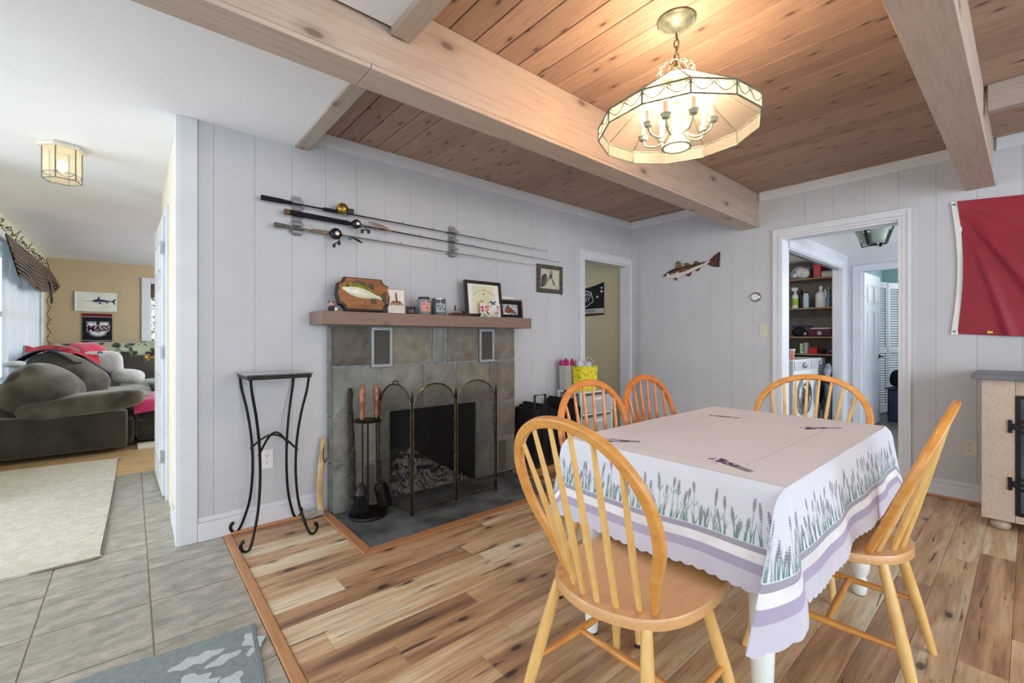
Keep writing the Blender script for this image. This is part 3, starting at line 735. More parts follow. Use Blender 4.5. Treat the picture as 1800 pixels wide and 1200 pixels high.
bp = thing('backrest_pillow', (-.2, 7.75, .55), 'white plush backrest pillow with two arms on the sofa', 'pillow')
blob('back', m_wpl, (-.29, 7.75, .75), (.21, .10, .235), bp, (.15, 0, 0), .45, .04, 5)
blob('armrest', m_wpl, (-.44, 7.50, .61), (.085, .20, .095), bp, (0, 0, .15), .8, .05, 5)
blob('armrest', m_wpl, (-.03, 7.62, .66), (.165, .14, .095), bp, (0, .12, .1), .8, .05, 5)
MB().tube(catmull([(-.33, 7.66, .955), (-.30, 7.64, .98), (-.27, 7.66, .955)], 5), .008, 6).build('handle', mat('grey_strap', (100,104,110), rough=.8), bp)
tag(blob('white_cushion', m_wpl, (-.86, 6.4, .90), (.07, .10, .03), None, (0, 0, 0), .9, .2, 9), 'small crumpled white cloth on the sofa by the window', 'cloth')
tag(bx('white_box', m_paper, (.05, 6.02, 0, .30, 6.14, .045), bevel=.003), 'flat white box on the floor in front of the sofa', 'box')

# ------------------------------------------------------------------ rugs
m_rug = mat('cream_shag', (206,200,184), (184,178,160), scale=26, rough=.95, bump=.8, bscale=170, dist=.006, sheen=.3)
rg = thing('cream_rug', (-.5, 4.4, 0), 'cream short-pile rug on the pale floor tiles', 'rug')
MB().prism(poly_smooth([(-1.02,3.20),(-.6,3.165),(-.16,3.165),(-.128,3.19),(-.125,3.3),(-.105,4.5),(-.10,5.60),(-.12,5.64),(-.72,5.70),(-.95,5.70),(-1.05,5.6)], 3), .001, .014, lambda a, b, d: (a, b, d)).build('pile', m_rug, rg, bevel=.006, seg=3)
m_rugb = mat('rug_binding', (140,132,116), (120,112,98), scale=20, rough=.9)
MB().tube([(-1.02,3.194,.006), (-.17,3.158,.006), (-.124,3.17,.006), (-.118,3.25,.006), (-.097,5.62,.006)], .006, 6).build('binding', m_rugb, rg)
m_matg = mat('sage_grey_rug', (142,154,154), (130,142,144), scale=60, rough=.95, bump=.5, bscale=220)
m_matw = mat('pale_leaf_print', (196,208,210), (184,198,202), scale=60, rough=.95, bump=.4, bscale=200)
dm = thing('leaf_print_rug', (.1, 1.75, 0), 'grey-green rug with pale leaf print at the bottom left', 'rug')
c0, c1 = Vector((.372, 2.020)), Vector((-.115, 2.122)); ex = (c1-c0).normalized(); ey = Vector((-ex.y, ex.x))
if ey.y > 0: ey = -ey
def dmp(a, b, d): q = c0+ex*a+ey*b; return (q.x, q.y, d)
ey = Vector((-.10, -.995)); ex = Vector((-1, .11)).normalized()
MB().prism([(0,0),(1.1,0),(1.1,.9),(0,.9)], .001, .007, dmp).build('pile', m_matg, dm, bevel=.002)
MB().prism([(-.004,-.004),(.012,-.004),(.012,.9),(-.004,.9)], .001, .009, dmp).build('binding', mat('rug_edge', (128,136,140), rough=.9), dm, bevel=.002)
def leaf(cx, cy, ang, L, wd, notch=4):
    P = []
    for k in range(25):
        t = k/24; w = wd*math.sin(PI*t)**.7*(1+.28*math.sin(t*notch*2*PI)); P.append((t*L, w))
    for k in range(23, 0, -1):
        t = k/24; w = wd*math.sin(PI*t)**.7*(1+.28*math.sin(t*notch*2*PI+2)); P.append((t*L, -w))
    ca, sa = math.cos(ang), math.sin(ang)
    return [(cx+x*ca-y*sa, cy+x*sa+y*ca) for x, y in P]
lf = [leaf(.10,.10,.15,.17,.028,3), leaf(.03,.05,1.9,.12,.03,2), leaf(.05,.145,.3,.12,.022,2), leaf(.018,.15,1.3,.05,.012,1), leaf(.22,.18,2.0,.2,.05,4), leaf(.33,.14,.5,.16,.03,3), leaf(.06,.26,.9,.14,.035,3), leaf(.19,.32,.1,.18,.035,3), leaf(.45,.26,1.2,.2,.05,4), leaf(.30,.38,2.6,.16,.04,3), leaf(.02,.36,1.0,.12,.03,2), leaf(.55,.10,.2,.2,.04,4), leaf(.62,.34,1.8,.2,.05,4), leaf(.16,.50,.7,.2,.04,4), leaf(.42,.55,.3,.2,.04,4)]
mb = MB()
for i, P in enumerate(lf): mb.prism(P, .0071+.0001*(i % 3), .0078+.0001*(i % 3), dmp)
mb.build('leaf_print', m_matw, dm)

# ------------------------------------------------------------------ plant stand
ps = thing('plant_stand', (.635, 2.885, 0), 'tall black wrought-iron plant stand with scrolled feet and a square top', 'plant stand')
MB().box(.468, 2.70, .925, .792, 3.012, .945).build('top_frame', m_iron, ps, bevel=.003)
bx('top_plate', mat('dark_glossy_top', (58,56,56), (40,38,38), scale=12, rough=.15, coat=.6), (.462, 2.694, .9451, .798, 3.018, .953), ps, bevel=.002)
for sx, sy in ((-1,-1), (1,-1), (1,1), (-1,1)):
    X = .635+sx*.148; Y = 2.885+sy*.157
    pr = [(0,.925),(-.010,.85),(-.038,.72),(-.058,.58),(-.066,.45),(-.064,.32),(-.050,.19),(-.020,.08),(.002,.025),(.022,.010),(.044,.018),(.055,.042),(.048,.062),(.034,.066)]
    pts = catmull([(X+sx*d*.85, Y+sy*(d*.85 if d < .003 else .002), z) for d, z in pr], 5)
    n = len(pts); MB().tube(pts, [.0075 if i < n*.72 else .0075+.003*(i/n-.72)/.28 for i in range(n)], 8).build('leg', m_iron, ps, smooth=True)
for s in (1, -1):
    m = -.056*.85; a = Vector((.635-.148-m*-1*-1, 0, 0))
    x0, y0 = .635-(.148+m), 2.885-s*(.157+m); x1, y1 = .635+(.148+m), 2.885+s*(.157+m)
    pts = [(x0+(x1-x0)*t, y0+(y1-y0)*t, .50+.085*math.sin(PI*t)+(.012 if s > 0 else 0)*math.sin(PI*t)) for t in [k/16 for k in range(17)]]
    MB().tube(pts, .006, 8).build('arched_stretcher', m_iron, ps, smooth=True)

def plate(name, axis, plane, a, z, w, h, mt, label, cat, extra=True, ports=True):
    t = thing(name, (a, plane, z) if axis == 'X' else (plane, a, z), label, cat)
    fn = (lambda p, q, d: (a+p, plane-d, z+q)) if axis == 'X' else (lambda p, q, d: (plane-d, a+p, z+q))
    MB().prism([(-w/2,-h/2),(w/2,-h/2),(w/2,h/2),(-w/2,h/2)], .0005, .006, fn).build('cover', mt, t, bevel=.002)
    if ports:
        for s in (1, -1):
            MB().prism([(.016*math.cos(k*PI/8), s*.021+.0155*math.sin(k*PI/8)) for k in range(16)], .006, .008, fn).build('receptacle', mt, t)
            mb = MB()
            for q in (-.006, .006): mb.prism([(q-.0012,s*.021),(q+.0012,s*.021),(q+.0012,s*.021+.008),(q-.0012,s*.021+.008)], .008, .0084, fn)
            mb.prism([(.003*math.cos(k), s*.021-.006+.003*math.sin(k)) for k in range(6)], .008, .0084, fn)
            mb.build('slots', m_blk, t)
    else:
        MB().prism([(-.006,-.012),(.006,-.012),(.006,.012),(-.006,.012)], .006, .013, fn).build('toggle', mt, t, bevel=.001)
    return t
plate('wall_outlet', 'X', YW, .632, .407, .072, .118, m_white, 'white wall outlet behind the iron plant stand', 'outlet')
plate('wall_outlet', 'Y', XB, .273, .384, .072, .115, m_ivory, 'ivory wall outlet left of the wooden cabinet', 'outlet')
plate('light_switch', 'Y', XB, 1.612, 1.224, .072, .118, m_ivory, 'ivory light switch left of the hall doorway', 'switch', ports=False)
th_ = thing('thermostat', (XB, 1.68, 1.538), 'round silver thermostat on the back wall', 'thermostat')
Mx = Matrix.Rotation(-PI/2, 3, 'Y')
MB().lathe([(.046, 0), (.046, .012), (.040, .022), (.031, .026)], (XB-.0005, 1.68, 1.538), 28, Mx).build('ring', m_silver, th_, smooth=True)
MB().lathe([(.031, .0255), (.030, .028), (0, .029)], (XB-.0005, 1.68, 1.538), 24, Mx).build('dial', m_white, th_, smooth=True)

# ------------------------------------------------------------------ axe
ax = thing('axe', (.90, 2.99, 0), 'single-bit axe with a pale wooden handle leaning beside the stone fireplace', 'axe')
m_axew = mat('raw_hickory', (214,184,140), (176,144,104), scale=8, stretch=(6,6,1), rough=.7)
hp = catmull([(.930, 2.985, .03), (.925, 2.988, .15), (.934, 3.0, .28), (.950, 3.015, .42), (.962, 3.028, .50)], 6)
MB().tube(hp, [.020 if i < 20 else .017 for i in range(len(hp))], 10, flat=.65, up=(1,0,0)).build('handle', m_axew, ax, smooth=True)
MB().prism([(.835,.012),(.825,.075),(.85,.05),(.905,.045),(.945,.05),(.945,.012),(.905,.012),(.86,.004)], 2.968, 3.005, lambda a, b, d: (a, d, b)).build('head', mat('pale_steel', (196,198,200), (160,162,164), scale=20, rough=.4, metal=.5), ax, bevel=.004)
MB().tube(catmull([(.966, 3.02, .47), (.952, 3.0, .42), (.948, 2.99, .37), (.962, 2.99, .34), (.972, 3.0, .37)], 5), .003, 5).build('lanyard', m_blk, ax)

# ------------------------------------------------------------------ fireplace
fp = thing('fireplace', (1.78, 2.94, 0), 'grey-green cut stone fireplace with a sooty firebox', 'fireplace')
YF = 2.94
mb = MB()
for b in ((1.005, YF+.012, 0, 1.39, YW, 1.236), (2.136, YF+.012, 0, 2.555, YW, 1.236), (1.39, YF+.012, .632, 2.136, YW, 1.236)): mb.box(*b)
mb.build('mortar', m_mortar, fp)
rs = random.Random(11)
def st(x0, z0, x1, z1, k, side=False):
    g = .004; mb = MB()
    # slightly uneven faced block
    y = YF+rs.uniform(-.004, .004); n = 5
    def f(u, v):
        e = min(u, 1-u, v, 1-v)
        return (x0+g+(x1-x0-2*g)*u+(rs.uniform(-.002, .002) if 0 < u < 1 else 0), y+rs.uniform(-.003, .003)+(.006 if e == 0 else 0), z0+g+(z1-z0-2*g)*v)
    mb.grid(f, n, n)
    b = len(mb.v); X0, X1, Z0, Z1 = x0+g, x1-g, z0+g, z1-g
    mb.box(X0, y+.008, Z0, X1, YF+.05, Z1)
    # skirt joining grid edge to block
    ring = [i*(n+1) for i in range(n+1)]+[n*(n+1)+j for j in range(1, n+1)]+[i*(n+1)+n for i in range(n-1, -1, -1)]+[j for j in range(n-1, 0, -1)]
    base = len(mb.v); P = [mb.v[i] for i in ring]
    mb.v += [(p[0], y+.0085, p[2]) for p in P]
    for i in range(len(ring)):
        j = (i+1) % len(ring); mb.f.append((ring[i], ring[j], base+j, base+i)); mb.m.append(0)
    mb.build('stone', m_st[k], fp)
L_ = [(1.0,.965,1.24,1.232,2),(1.402,.965,1.716,1.232,1),(1.728,.965,1.844,1.232,3),(1.860,.965,2.156,1.232,4),(2.316,.965,2.56,1.232,4),
      (1.0,.640,1.314,.958,3),(1.322,.640,1.640,.958,0),(1.648,.640,1.936,.958,0),(1.946,.640,2.264,.958,1),(2.274,.615,2.56,.958,4),
      (1.0,.330,1.312,.634,0),(1.0,.0,1.312,.324,3),(1.322,.310,1.39,.634,0),(1.322,.0,1.39,.304,4),
      (2.136,.318,2.312,.634,3),(2.136,.0,2.312,.312,0),(2.322,.318,2.56,.609,4),(2.322,.0,2.56,.312,0)]
for a in L_: st(*a)
for z0, z1 in ((.965,1.232),(.640,.958),(.330,.634),(.0,.324)):
    MB().box(.994, YF+.055, z0+.004, 1.006, YW-.002, z1-.004).build('stone', m_st[3 if z0 < .6 else 0], fp, bevel=.003)
    MB().box(2.553, YF+.055, z0+.004, 2.566, YW-.002, z1-.004).build('stone', m_st[4], fp, bevel=.003)
m_vent = mat('vent_grey', (160,168,174), (146,154,160), scale=8, rough=.45)
m_vsl = mat('vent_slat', (104,102,98), (92,90,86), scale=8, rough=.5)
def vent(x0, z0, x1, z1, label, fr=.018, n=26, mt=m_vent):
    t = thing('air_vent', ((x0+x1)/2, YF, z0), label, 'vent')
    y0, y1 = YF-.014, YF-.005
    mb = MB(); mb.box(x0, y0, z0, x0+fr, y1, z1); mb.box(x1-fr, y0, z0, x1, y1, z1); mb.box(x0+fr, y0, z0, x1-fr, y1, z0+fr); mb.box(x0+fr, y0, z1-fr, x1-fr, y1, z1)
    mb.build('frame', mt, t, bevel=.001)
    bx('backing', m_soot, (x0+fr*.6, YF-.0055, z0+fr*.6, x1-fr*.6, YF-.0045, z1-fr*.6), t)
    H = (z1-z0-2*fr)/n
    me = None
    for i in range(n):
        z = z0+fr+H*i
        if me is None:
            o = MB().add([(x0+fr, y0+.002, z+H*.2), (x1-fr, y0+.002, z+H*.2), (x1-fr, y1-.001, z+H*.85), (x0+fr, y1-.001, z+H*.85), (x0+fr, y0+.002, z+H*.02), (x1-fr, y0+.002, z+H*.02)], [(0,1,2,3),(0,4,5,1)]).build('slat', m_vsl, t); me = o
        else:
            c = me.copy(); COL.objects.link(c); c.location.z = H*i
    mb = MB()
    for z in (z0+fr/2, z1-fr/2): mb.lathe([(.003, 0), (.003, .002), (0, .003)], ((x0+x1)/2, y0, z), 8, Matrix.Rotation(PI/2, 3, 'X'))
    mb.build('screws', m_blk, t)
vent(1.246, .952, 1.398, 1.224, 'grey louvred vent high on the left of the fireplace')
vent(2.163, .956, 2.313, 1.224, 'grey louvred vent high on the right of the fireplace')
m_vd = mat('vent_taupe', (134,130,122), (118,114,106), scale=8, rough=.5)
vent(2.345, .012, 2.455, .292, 'small taupe vent low on the right pier of the fireplace', .012, 24, m_vd)
vent(1.185, .012, 1.285, .30, 'small taupe vent low on the left pier behind the fire tools', .012, 24, m_vd)
# firebox
def fbx():
    mb = MB(); x0, x1, z1 = 1.392, 2.134, .630; y0 = YF+.014; xb0, xb1, yb = 1.50, 2.03, 3.52
    P = [(x0, y0, 0), (x1, y0, 0), (x1, y0, z1), (x0, y0, z1), (xb0, yb, 0), (xb1, yb, 0), (xb1, yb-.1, z1+.25), (xb0, yb-.1, z1+.25)]
    mb.add(P, [(0,1,5,4), (1,2,6,5), (0,4,7,3), (4,5,6,7), (3,7,6,2)])
    return mb
fbx().build('firebox', m_soot, fp)
m_ash = mat('wood_ash', (176,172,168), (60,58,58), scale=26, rough=.95, bump=.6, bscale=60, lo=.38, hi=.58, detail=8)
def ashf(u, v):
    x = 1.42+.68*u; y = 2.985+.45*v
    h = .015+.20*math.exp(-((x-1.72)/.24)**2-((y-3.34)/.17)**2)+.07*math.exp(-((x-1.55)/.15)**2-((y-3.15)/.12)**2)
    h += .05*noise.noise(Vector((x*18, y*18, 0)))*min(1, h*12)+.02*noise.noise(Vector((x*60, y*60, 1)))
    e = min(u, 1-u, v, 1-v)
    return (x, y, max(.004, h*min(1, .25+e*9)))
ash = thing('ash_heap', (1.76, 3.2, 0), 'heap of pale grey ash and charred wood in the firebox', 'ash')
MB().grid(ashf, 60, 44).build('ash', m_ash, ash, smooth=True, kind='stuff')
m_char = mat('charred_wood', (64,58,54), (22,20,20), scale=14, rough=.9, bump=.6, bscale=40)
m_halfb = mat('half_burnt_wood', (140,118,84), (50,42,36), scale=9, rough=.9, bump=.4)
rl = random.Random(4)
for (x, y, z, a, L, r, mt) in ((1.58,3.20,.13,.4,.26,.022,m_char),(1.70,3.28,.19,-.5,.30,.02,m_char),(1.66,3.36,.25,.9,.26,.018,m_char),(1.86,3.30,.15,.2,.24,.02,m_char),(1.52,3.12,.09,1.1,.14,.026,m_halfb),(1.78,3.18,.11,-.3,.2,.016,m_char),(1.60,3.34,.23,-.9,.2,.018,m_char),(1.90,3.18,.07,.8,.16,.014,m_char)):
    d = Vector((math.cos(a), math.sin(a)*.5, rl.uniform(-.15, .3))).normalized()*L/2; c = Vector((x, y, z))
    pts = [c-d, c-d*.4+Vector((0, 0, .006)), c+d*.3, c+d]
    MB().tube(pts, [r*.7, r, r*.95, r*.5], 7).build('charred_log', mt, ash)
rc = random.Random(8)
flakes = MB()
for i in range(700):
    u = rc.random(); v = rc.random()**1.3; p = Vector(ashf(u, v)); s = rc.uniform(.004, .014)
    n = Vector((rc.uniform(-1, 1), rc.uniform(-1, 1), rc.uniform(-1, 1))).normalized(); a = n.orthogonal().normalized(); b = n.cross(a)
    flakes.cur = rc.choice((0, 0, 1)); flakes.add([p+a*s+Vector((0,0,s*.6)), p+b*s*.7+Vector((0,0,s*.6)), p-a*s+Vector((0,0,s*.6)), p-b*s*.7, p+n*s*.5], [(0,1,2,3), (0,1,4), (1,2,4), (2,3,4), (3,0,4)])
flakes.build('ember_flakes', [mat('pale_ash_flake', (196,194,192), (150,148,146), scale=30, rough=.95), m_char], ash, kind='stuff')
# hearth
he = thing('hearth', (1.74, 2.6, 0), 'dark slate hearth framed with reddish oak strips in the floor', 'hearth')
for b in ((.994, 2.345, 1.62, 2.94), (1.626, 2.345, 2.06, 2.94), (2.066, 2.345, 2.485, 2.94), (2.485, 2.62, 2.487, 2.94)):
    if b[2]-b[0] < .01: continue
    bx('slate_slab', m_slate, (b[0], b[1], -.0115, b[2], b[3]-.0, .004), he, bevel=.002)
bx('slate_slab', m_slate, (1.392, 2.942, -.0115, 2.134, 3.0, .004), he)
def strip(P, mt): return MB().prism(P, -.0115, .009, lambda a, b, d: (a, b, d)).build('wood_strip', mt, he, bevel=.004)
strip([(.937,2.286),(.993,2.344),(.993,3.044),(.937,3.044)], m_border)
strip([(.9375,2.285),(2.546,2.285),(2.487,2.3435),(.9935,2.3435)], m_borderx)
strip([(2.547,2.286),(2.547,3.044),(2.563,3.044),(2.563,2.90),(2.4875,2.90),(2.4875,2.344)], m_border)
# mantel shelf
mt_ = tag(bx('mantel_shelf', m_mantel, (.880, 2.818, 1.236, 2.642, YW-.001, 1.322), bevel=.005), 'thick weathered brown wooden mantel shelf', 'mantel')

# ------------------------------------------------------------------ fire tools
ft = thing('fireplace_tool_set', (1.165, 2.795, .004), 'black iron fireplace tool stand with two turned wooden handles', 'fireplace tools')
MB().lathe([(.118, .006), (.122, .012), (.118, .024), (.100, .026), (.02, .034), (.012, .05)], (1.165, 2.795, 0), 32).build('base', m_iron, ft, smooth=True)
MB().tube([(1.165, 2.795, .03), (1.165, 2.795, .625)], .0065, 8).build('post', m_iron, ft)
MB().lathe([(0, .612), (.085, .612), (.088, .618), (.08, .624), (0, .626)], (1.165, 2.795, 0), 24).build('hook_plate', m_iron, ft, bevel=0)
m_turn = mat('turned_cherry', (154,94,62), (120,68,44), scale=10, rough=.35, coat=.4)
hprof = [(.010, 0), (.016, .004), (.017, .03), (.013, .06), (.016, .085), (.018, .09), (.016, .095), (.019, .102), (.015, .108), (.020, .15), (.018, .185), (.010, .208), (0, .212)]
for x, y, mtl, tl in ((1.118, 2.77, m_iron, 0), (1.213, 2.772, m_iron, 1)):
    MB().lathe([(.014, 0), (.016, .006), (.014, .02), (.010, .022)], (x, y, .626), 14).build('ferrule', m_brass, ft, smooth=True)
    MB().lathe(hprof, (x, y, .640), 16).build('handle', m_turn, ft, smooth=True)
    MB().tube([(x, y, .63), (x, y-.005, .22)], .0055, 8).build('rod', m_iron, ft)
mb = MB()
for i in range(70):
    a = 2*PI*i/70; r = .018+.05*((i*37) % 10)/10
    mb.tube([(1.105+.008*math.cos(a), 2.755+.008*math.sin(a), .20), (1.085+r*math.cos(a), 2.74+r*.6*math.sin(a), .060)], [.003, .0018], 4)
mb.build('brush_bristles', m_blkfab, ft, kind='stuff')
MB().lathe([(.004, .235), (.016, .225), (.032, .19), (.042, .165), (.036, .160)], (1.103, 2.752, 0), 16).build('brush_head', m_blk, ft, smooth=True)
def shv(u, v):
    w = .048*(1-.35*(v > .8)*(v-.8)*5); a = (u-.5)*2
    return (1.235+w*a+.03*(1-v), 2.762-.030*(1-a*a)*1.0-.01*(1-v), .05+.16*v)
mb = MB().grid(shv, 12, 10); o = mb.build('shovel_blade', m_iron, ft, smooth=True); so = o.modifiers.new('s', 'SOLIDIFY'); so.thickness = .004
lg = catmull([(1.095, 2.865, .03), (1.092, 2.875, .2), (1.098, 2.89, .4), (1.095, 2.905, .6), (1.098, 2.92, .82)], 5)
o = MB().tube(lg, [.030-.0008*i+.003*math.sin(i*2.1) for i in range(len(lg))], 9).build('bark_stick', mat('dark_bark', (70,62,54), (30,26,22), scale=30, rough=.9, bump=.8, bscale=60, dist=.01), smooth=True)
tag(o, 'dark bark-covered stick leaning on the stone behind the fire tools', 'stick')

# ------------------------------------------------------------------ fire screen
sc_ = thing('fire_screen', (1.72, 2.7, .004), 'folding three-panel arched fire screen with antique brass frame and fine black mesh', 'fire screen')
m_mesh = mat('black_wire_mesh', (24,24,24), (16,16,16), rough=.7, alpha=.38)
fold = [Vector((1.300, 2.918, 0)), Vector((1.372, 2.590, 0)), Vector((1.742, 2.640, 0)), Vector((2.088, 2.622, 0))]
HP = .735
for i in range(3):
    a, b = fold[i], fold[i+1]; d = (b-a).normalized(); a2, b2 = a+d*.010, b-d*.010; w = (b2-a2).length; r = w/2
    prof = [(0, .02), (0, HP-.05)]
    nA = 18; Hh = .845-(HP-.05)
    prof += [(r-r*math.cos(PI*k/nA), HP-.05+Hh*math.sin(PI*k/nA)**.9) for k in range(1, nA)]+[(w, HP-.05), (w, .02)]
    pts = [a2+d*x+Vector((0, 0, z)) for x, z in prof]
    MB().tube(pts, .0055, 8).build('panel_frame', m_brass if i else m_brass, sc_, smooth=True)
    MB().tube([a2+d*.0+Vector((0,0,.035)), b2+Vector((0,0,.035))], .005, 8).build('bottom_rail', m_brass, sc_)
    pin = [a2+d*min(max(x, .003), w-.003)+Vector((0, 0, z)) for x, z in prof]
    MB().add(pin, [tuple(range(len(pin)))]).build('mesh', m_mesh, sc_)
for i, p in enumerate(fold):
    MB().tube([p+Vector((0,0,.006)), p+Vector((0,0,HP))], .0085, 10).build('post', m_iron, sc_, smooth=True)
    MB().lathe([(.008, HP), (.012, HP+.008), (.006, HP+.018), (.010, HP+.03), (.004, HP+.055), (0, HP+.075)], (p.x, p.y, 0), 12).build('finial', m_iron, sc_, smooth=True)
q = (fold[0]+fold[1])/2
MB().tube(catmull([q+Vector((.02,-.0,.842)), q+Vector((.015,0,.862)), q+Vector((-.015,.0,.862)), q+Vector((-.02,.0,.842))], 4), .004, 6).build('carry_handle', m_iron, sc_)

# ------------------------------------------------------------------ fishing rods and racks
m_gr = mat('rack_grey', (150,150,154), (132,132,137), scale=10, rough=.4)
def rack(x, label):
    t = thing('rod_rack', (x, YW-.002, 1.80), label, 'rod rack', 'grey rod holders on the wall')
    mb = MB(); mb.box(x-.028, YW-.016, 1.805, x+.028, YW-.001, 2.055); mb.build('back_plate', m_gr, t, bevel=.004)
    for z in (2.005, 1.935, 1.865, 1.815):
        mb = MB(); mb.prism([(0,0),(.045,-.006),(.05,.012),(.036,.008),(.012,.022),(0,.035)], x-.030, x+.030, lambda a, b, d: (d, YW-.015-a, z+b)); mb.build('hook', m_gr, t, bevel=.002)
    mb = MB()
    for sx, z in ((-.038, 2.0), (.038, 1.985), (-.038, 1.83), (.038, 1.845)): mb.lathe([(.009, 0), (.009, .008), (.004, .010)], (x+sx, YW-.004, z), 12, Matrix.Rotation(PI/2, 3, 'X'))
    mb.build('screw_tabs', m_gr, t)
rack(.801, 'grey rod rack nearer the rod handles'); rack(1.971, 'grey rod rack nearer the rod tips')
def rod(x0, z0, x1, z1, label, kind):
    t = thing('fishing_rod', (x0, 3.0, z0), label, 'fishing rod', 'three fishing rods on the wall')
    P = lambda s, dz=0, dy=0: Vector((x0+(x1-x0)*s, 3.005-dy, z0+(z1-z0)*s+dz-.012*math.sin(PI*s)*0))
    L = x1-x0; f = lambda m: m/L
    m_rod = {0: m_blk, 1: m_blk, 2: mat('taupe_rod', (124,118,110), (96,90,84), scale=20, rough=.4)}[kind]
    n = 30
    MB().tube([P(i/n) for i in range(n+1)], [.0062-.0047*(i/n) for i in range(n+1)], 8).build('blank', m_rod, t, smooth=True)
    hc = [m_blkfab, m_blkfab, mat('grey_foam', (96,94,90), (80,78,74), scale=20, rough=.8)][kind]
    if kind == 0:
        MB().tube([P(0), P(f(.02)), P(f(.10)), P(f(.17))], [.016, .0165, .015, .011], 12).build('butt_grip', hc, t, smooth=True)
        MB().tube([P(f(.36)), P(f(.37)), P(f(.47))], [.010, .0125, .0125], 12).build('fore_grip', hc, t, smooth=True)
    elif kind == 1:
        MB().tube([P(0), P(f(.004)), P(f(.03))], [.017, .018, .018], 12).build('butt_cap', mat('brown_cork', (110,78,58), rough=.7), t, smooth=True)
        MB().tube([P(f(.03)), P(f(.20)), P(f(.40))], [.0175, .0165, .016], 12).build('long_grip', hc, t, smooth=True)
    else:
        MB().tube([P(0), P(f(.012)), P(f(.09))], [.015, .016, .012], 12).build('butt_grip', hc, t, smooth=True)
        MB().tube([P(f(.22)), P(f(.23)), P(f(.33))], [.011, .0125, .012], 12).build('fore_grip', mat('orange_grey_grip', (150,120,84), (100,98,94), scale=12, rough=.6), t, smooth=True)
        MB().tube([P(f(.33)), P(f(.37))], .011, 12).build('reel_seat', m_silver, t, smooth=True)
    # reel
    rc = {0: f(.455+.02), 1: f(.44), 2: f(.36)}[kind]; mt = {0: m_gold, 1: m_blk, 2: m_blk}[kind]; c = P(rc, .018 if kind == 0 else -.004, .030)
    Mr = Matrix.Rotation(PI/2, 3, 'X')
    MB().tube([P(rc-f(.05)), P(rc+f(.05))], .012, 10).build('reel_foot', m_silver if kind == 0 else m_blk, t)
    R = .036 if kind != 1 else .030
    MB().lathe([(0, -.022), (R*.9, -.022), (R, -.016), (R, .010), (R*.9, .016), (R*.5, .022), (0, .024)], c, 22, Mr).build('reel_body', mt, t, smooth=True)
    MB().lathe([(0, .024), (R*.45, .024), (R*.4, .034), (0, .036)], c, 14, Mr).build('spool_cap', m_gold if kind == 0 else m_silver, t, smooth=True)
    if kind == 0: MB().lathe([(0, -.02), (.022, -.02), (.022, .02), (0, .02)], c+Vector((.05, 0, -.012)), 14, Matrix.Rotation(PI/2, 3, 'Y')).build('line_guard', mat('green_plastic', (44,66,50), rough=.4), t)
    e = c+Vector((.012, -.026, -.055)) if kind != 1 else c+Vector((.075, -.026, -.035))
    e2 = c+Vector((-.02, -.026, -.075)) if kind != 1 else c+Vector((.03, -.026, -.040))
    MB().tube([c+Vector((0,-.026,0)), (c+e)/2+Vector((.01,-.005,0)), e], .0045, 6).build('crank', m_silver if kind != 2 else m_blk, t)
    MB().tube([e, e2] if kind else [e, e+(e2-e)*.2], .004, 6).build('crank_arm', m_silver if kind == 0 else m_blk, t)
    for q in ([e] if kind == 0 else [e, e2]):
        MB().lathe([(0, 0), (.008, .003), (.011, .012), (.009, .024), (.004, .028), (0, .028)], q+Vector((0, 0, -.024)), 10).build('crank_knob', m_blk if kind else m_silver, t, smooth=True)
    for s in (.38, .48, .58, .68, .77, .85, .92, .985):
        if s*L < .55: continue
        r = .008*(1.2-s)+.002; pc = P(s, .0, 0)+Vector((0, 0, r+.004))
        MB().tube([pc+Vector((0, r*math.cos(2*PI*k/8), r*math.sin(2*PI*k/8))) for k in range(8)], .0011, 4, closed=True).build('line_guide', m_blk, t)
    return t
rod(.591, 1.997, 3.04, 1.981, 'top fishing rod with a gold reel', 0)
rod(.719, 1.936, 3.198, 1.895, 'middle black fishing rod with a long dark grip and a lure clipped to it', 1)
rod(.662, 1.845, 2.874, 1.827, 'bottom taupe fishing rod with a black two-knob reel', 2)
lu = thing('fishing_lure', (1.36, 2.98, 1.92), 'brown and silver fish-shaped lure with two treble hooks on the middle rod', 'lure')
pts = [(1.245, 2.975, 1.953), (1.29, 2.97, 1.945), (1.34, 2.968, 1.935), (1.38, 2.97, 1.925), (1.41, 2.975, 1.915)]
MB().tube(pts, [.004, .011, .013, .010, .003], 10, flat=.6, up=(0,0,1)).build('body', mat('lure_brown', (168,120,80), (120,124,120), scale=14, rough=.3), lu, smooth=True)
for x, z in ((1.30, 1.925), (1.365, 1.905)):
    mb = MB()
    for s in (1, -1): mb.tube(catmull([(x, 2.968, z+.005), (x, 2.968, z-.022), (x+s*.010, 2.968, z-.028), (x+s*.013, 2.968, z-.014)], 4), .0011, 4)
    mb.build('treble_hook', m_silver, lu)
lu = thing('fishing_lure', (1.14, 2.98, 1.83), 'small teal and dark jig lure hanging on the bottom rod', 'lure')
MB().ell((1.118, 2.975, 1.826), (.012, .008, .016)).build('head', mat('teal_lure', (46,108,130), rough=.3), lu, smooth=True)
MB().tube([(1.13, 2.975, 1.83), (1.17, 2.972, 1.815), (1.20, 2.972, 1.80)], [.004, .008, .003], 8).build('body', m_iron, lu, smooth=True)
mb = MB(); mb.tube([(1.165, 2.972, 1.81), (1.163, 2.972, 1.77), (1.170, 2.972, 1.765)], .0012, 4); mb.tube([(1.145, 2.972, 1.815), (1.145, 2.972, 1.785)], .0012, 4); mb.build('hook', m_silver, lu)

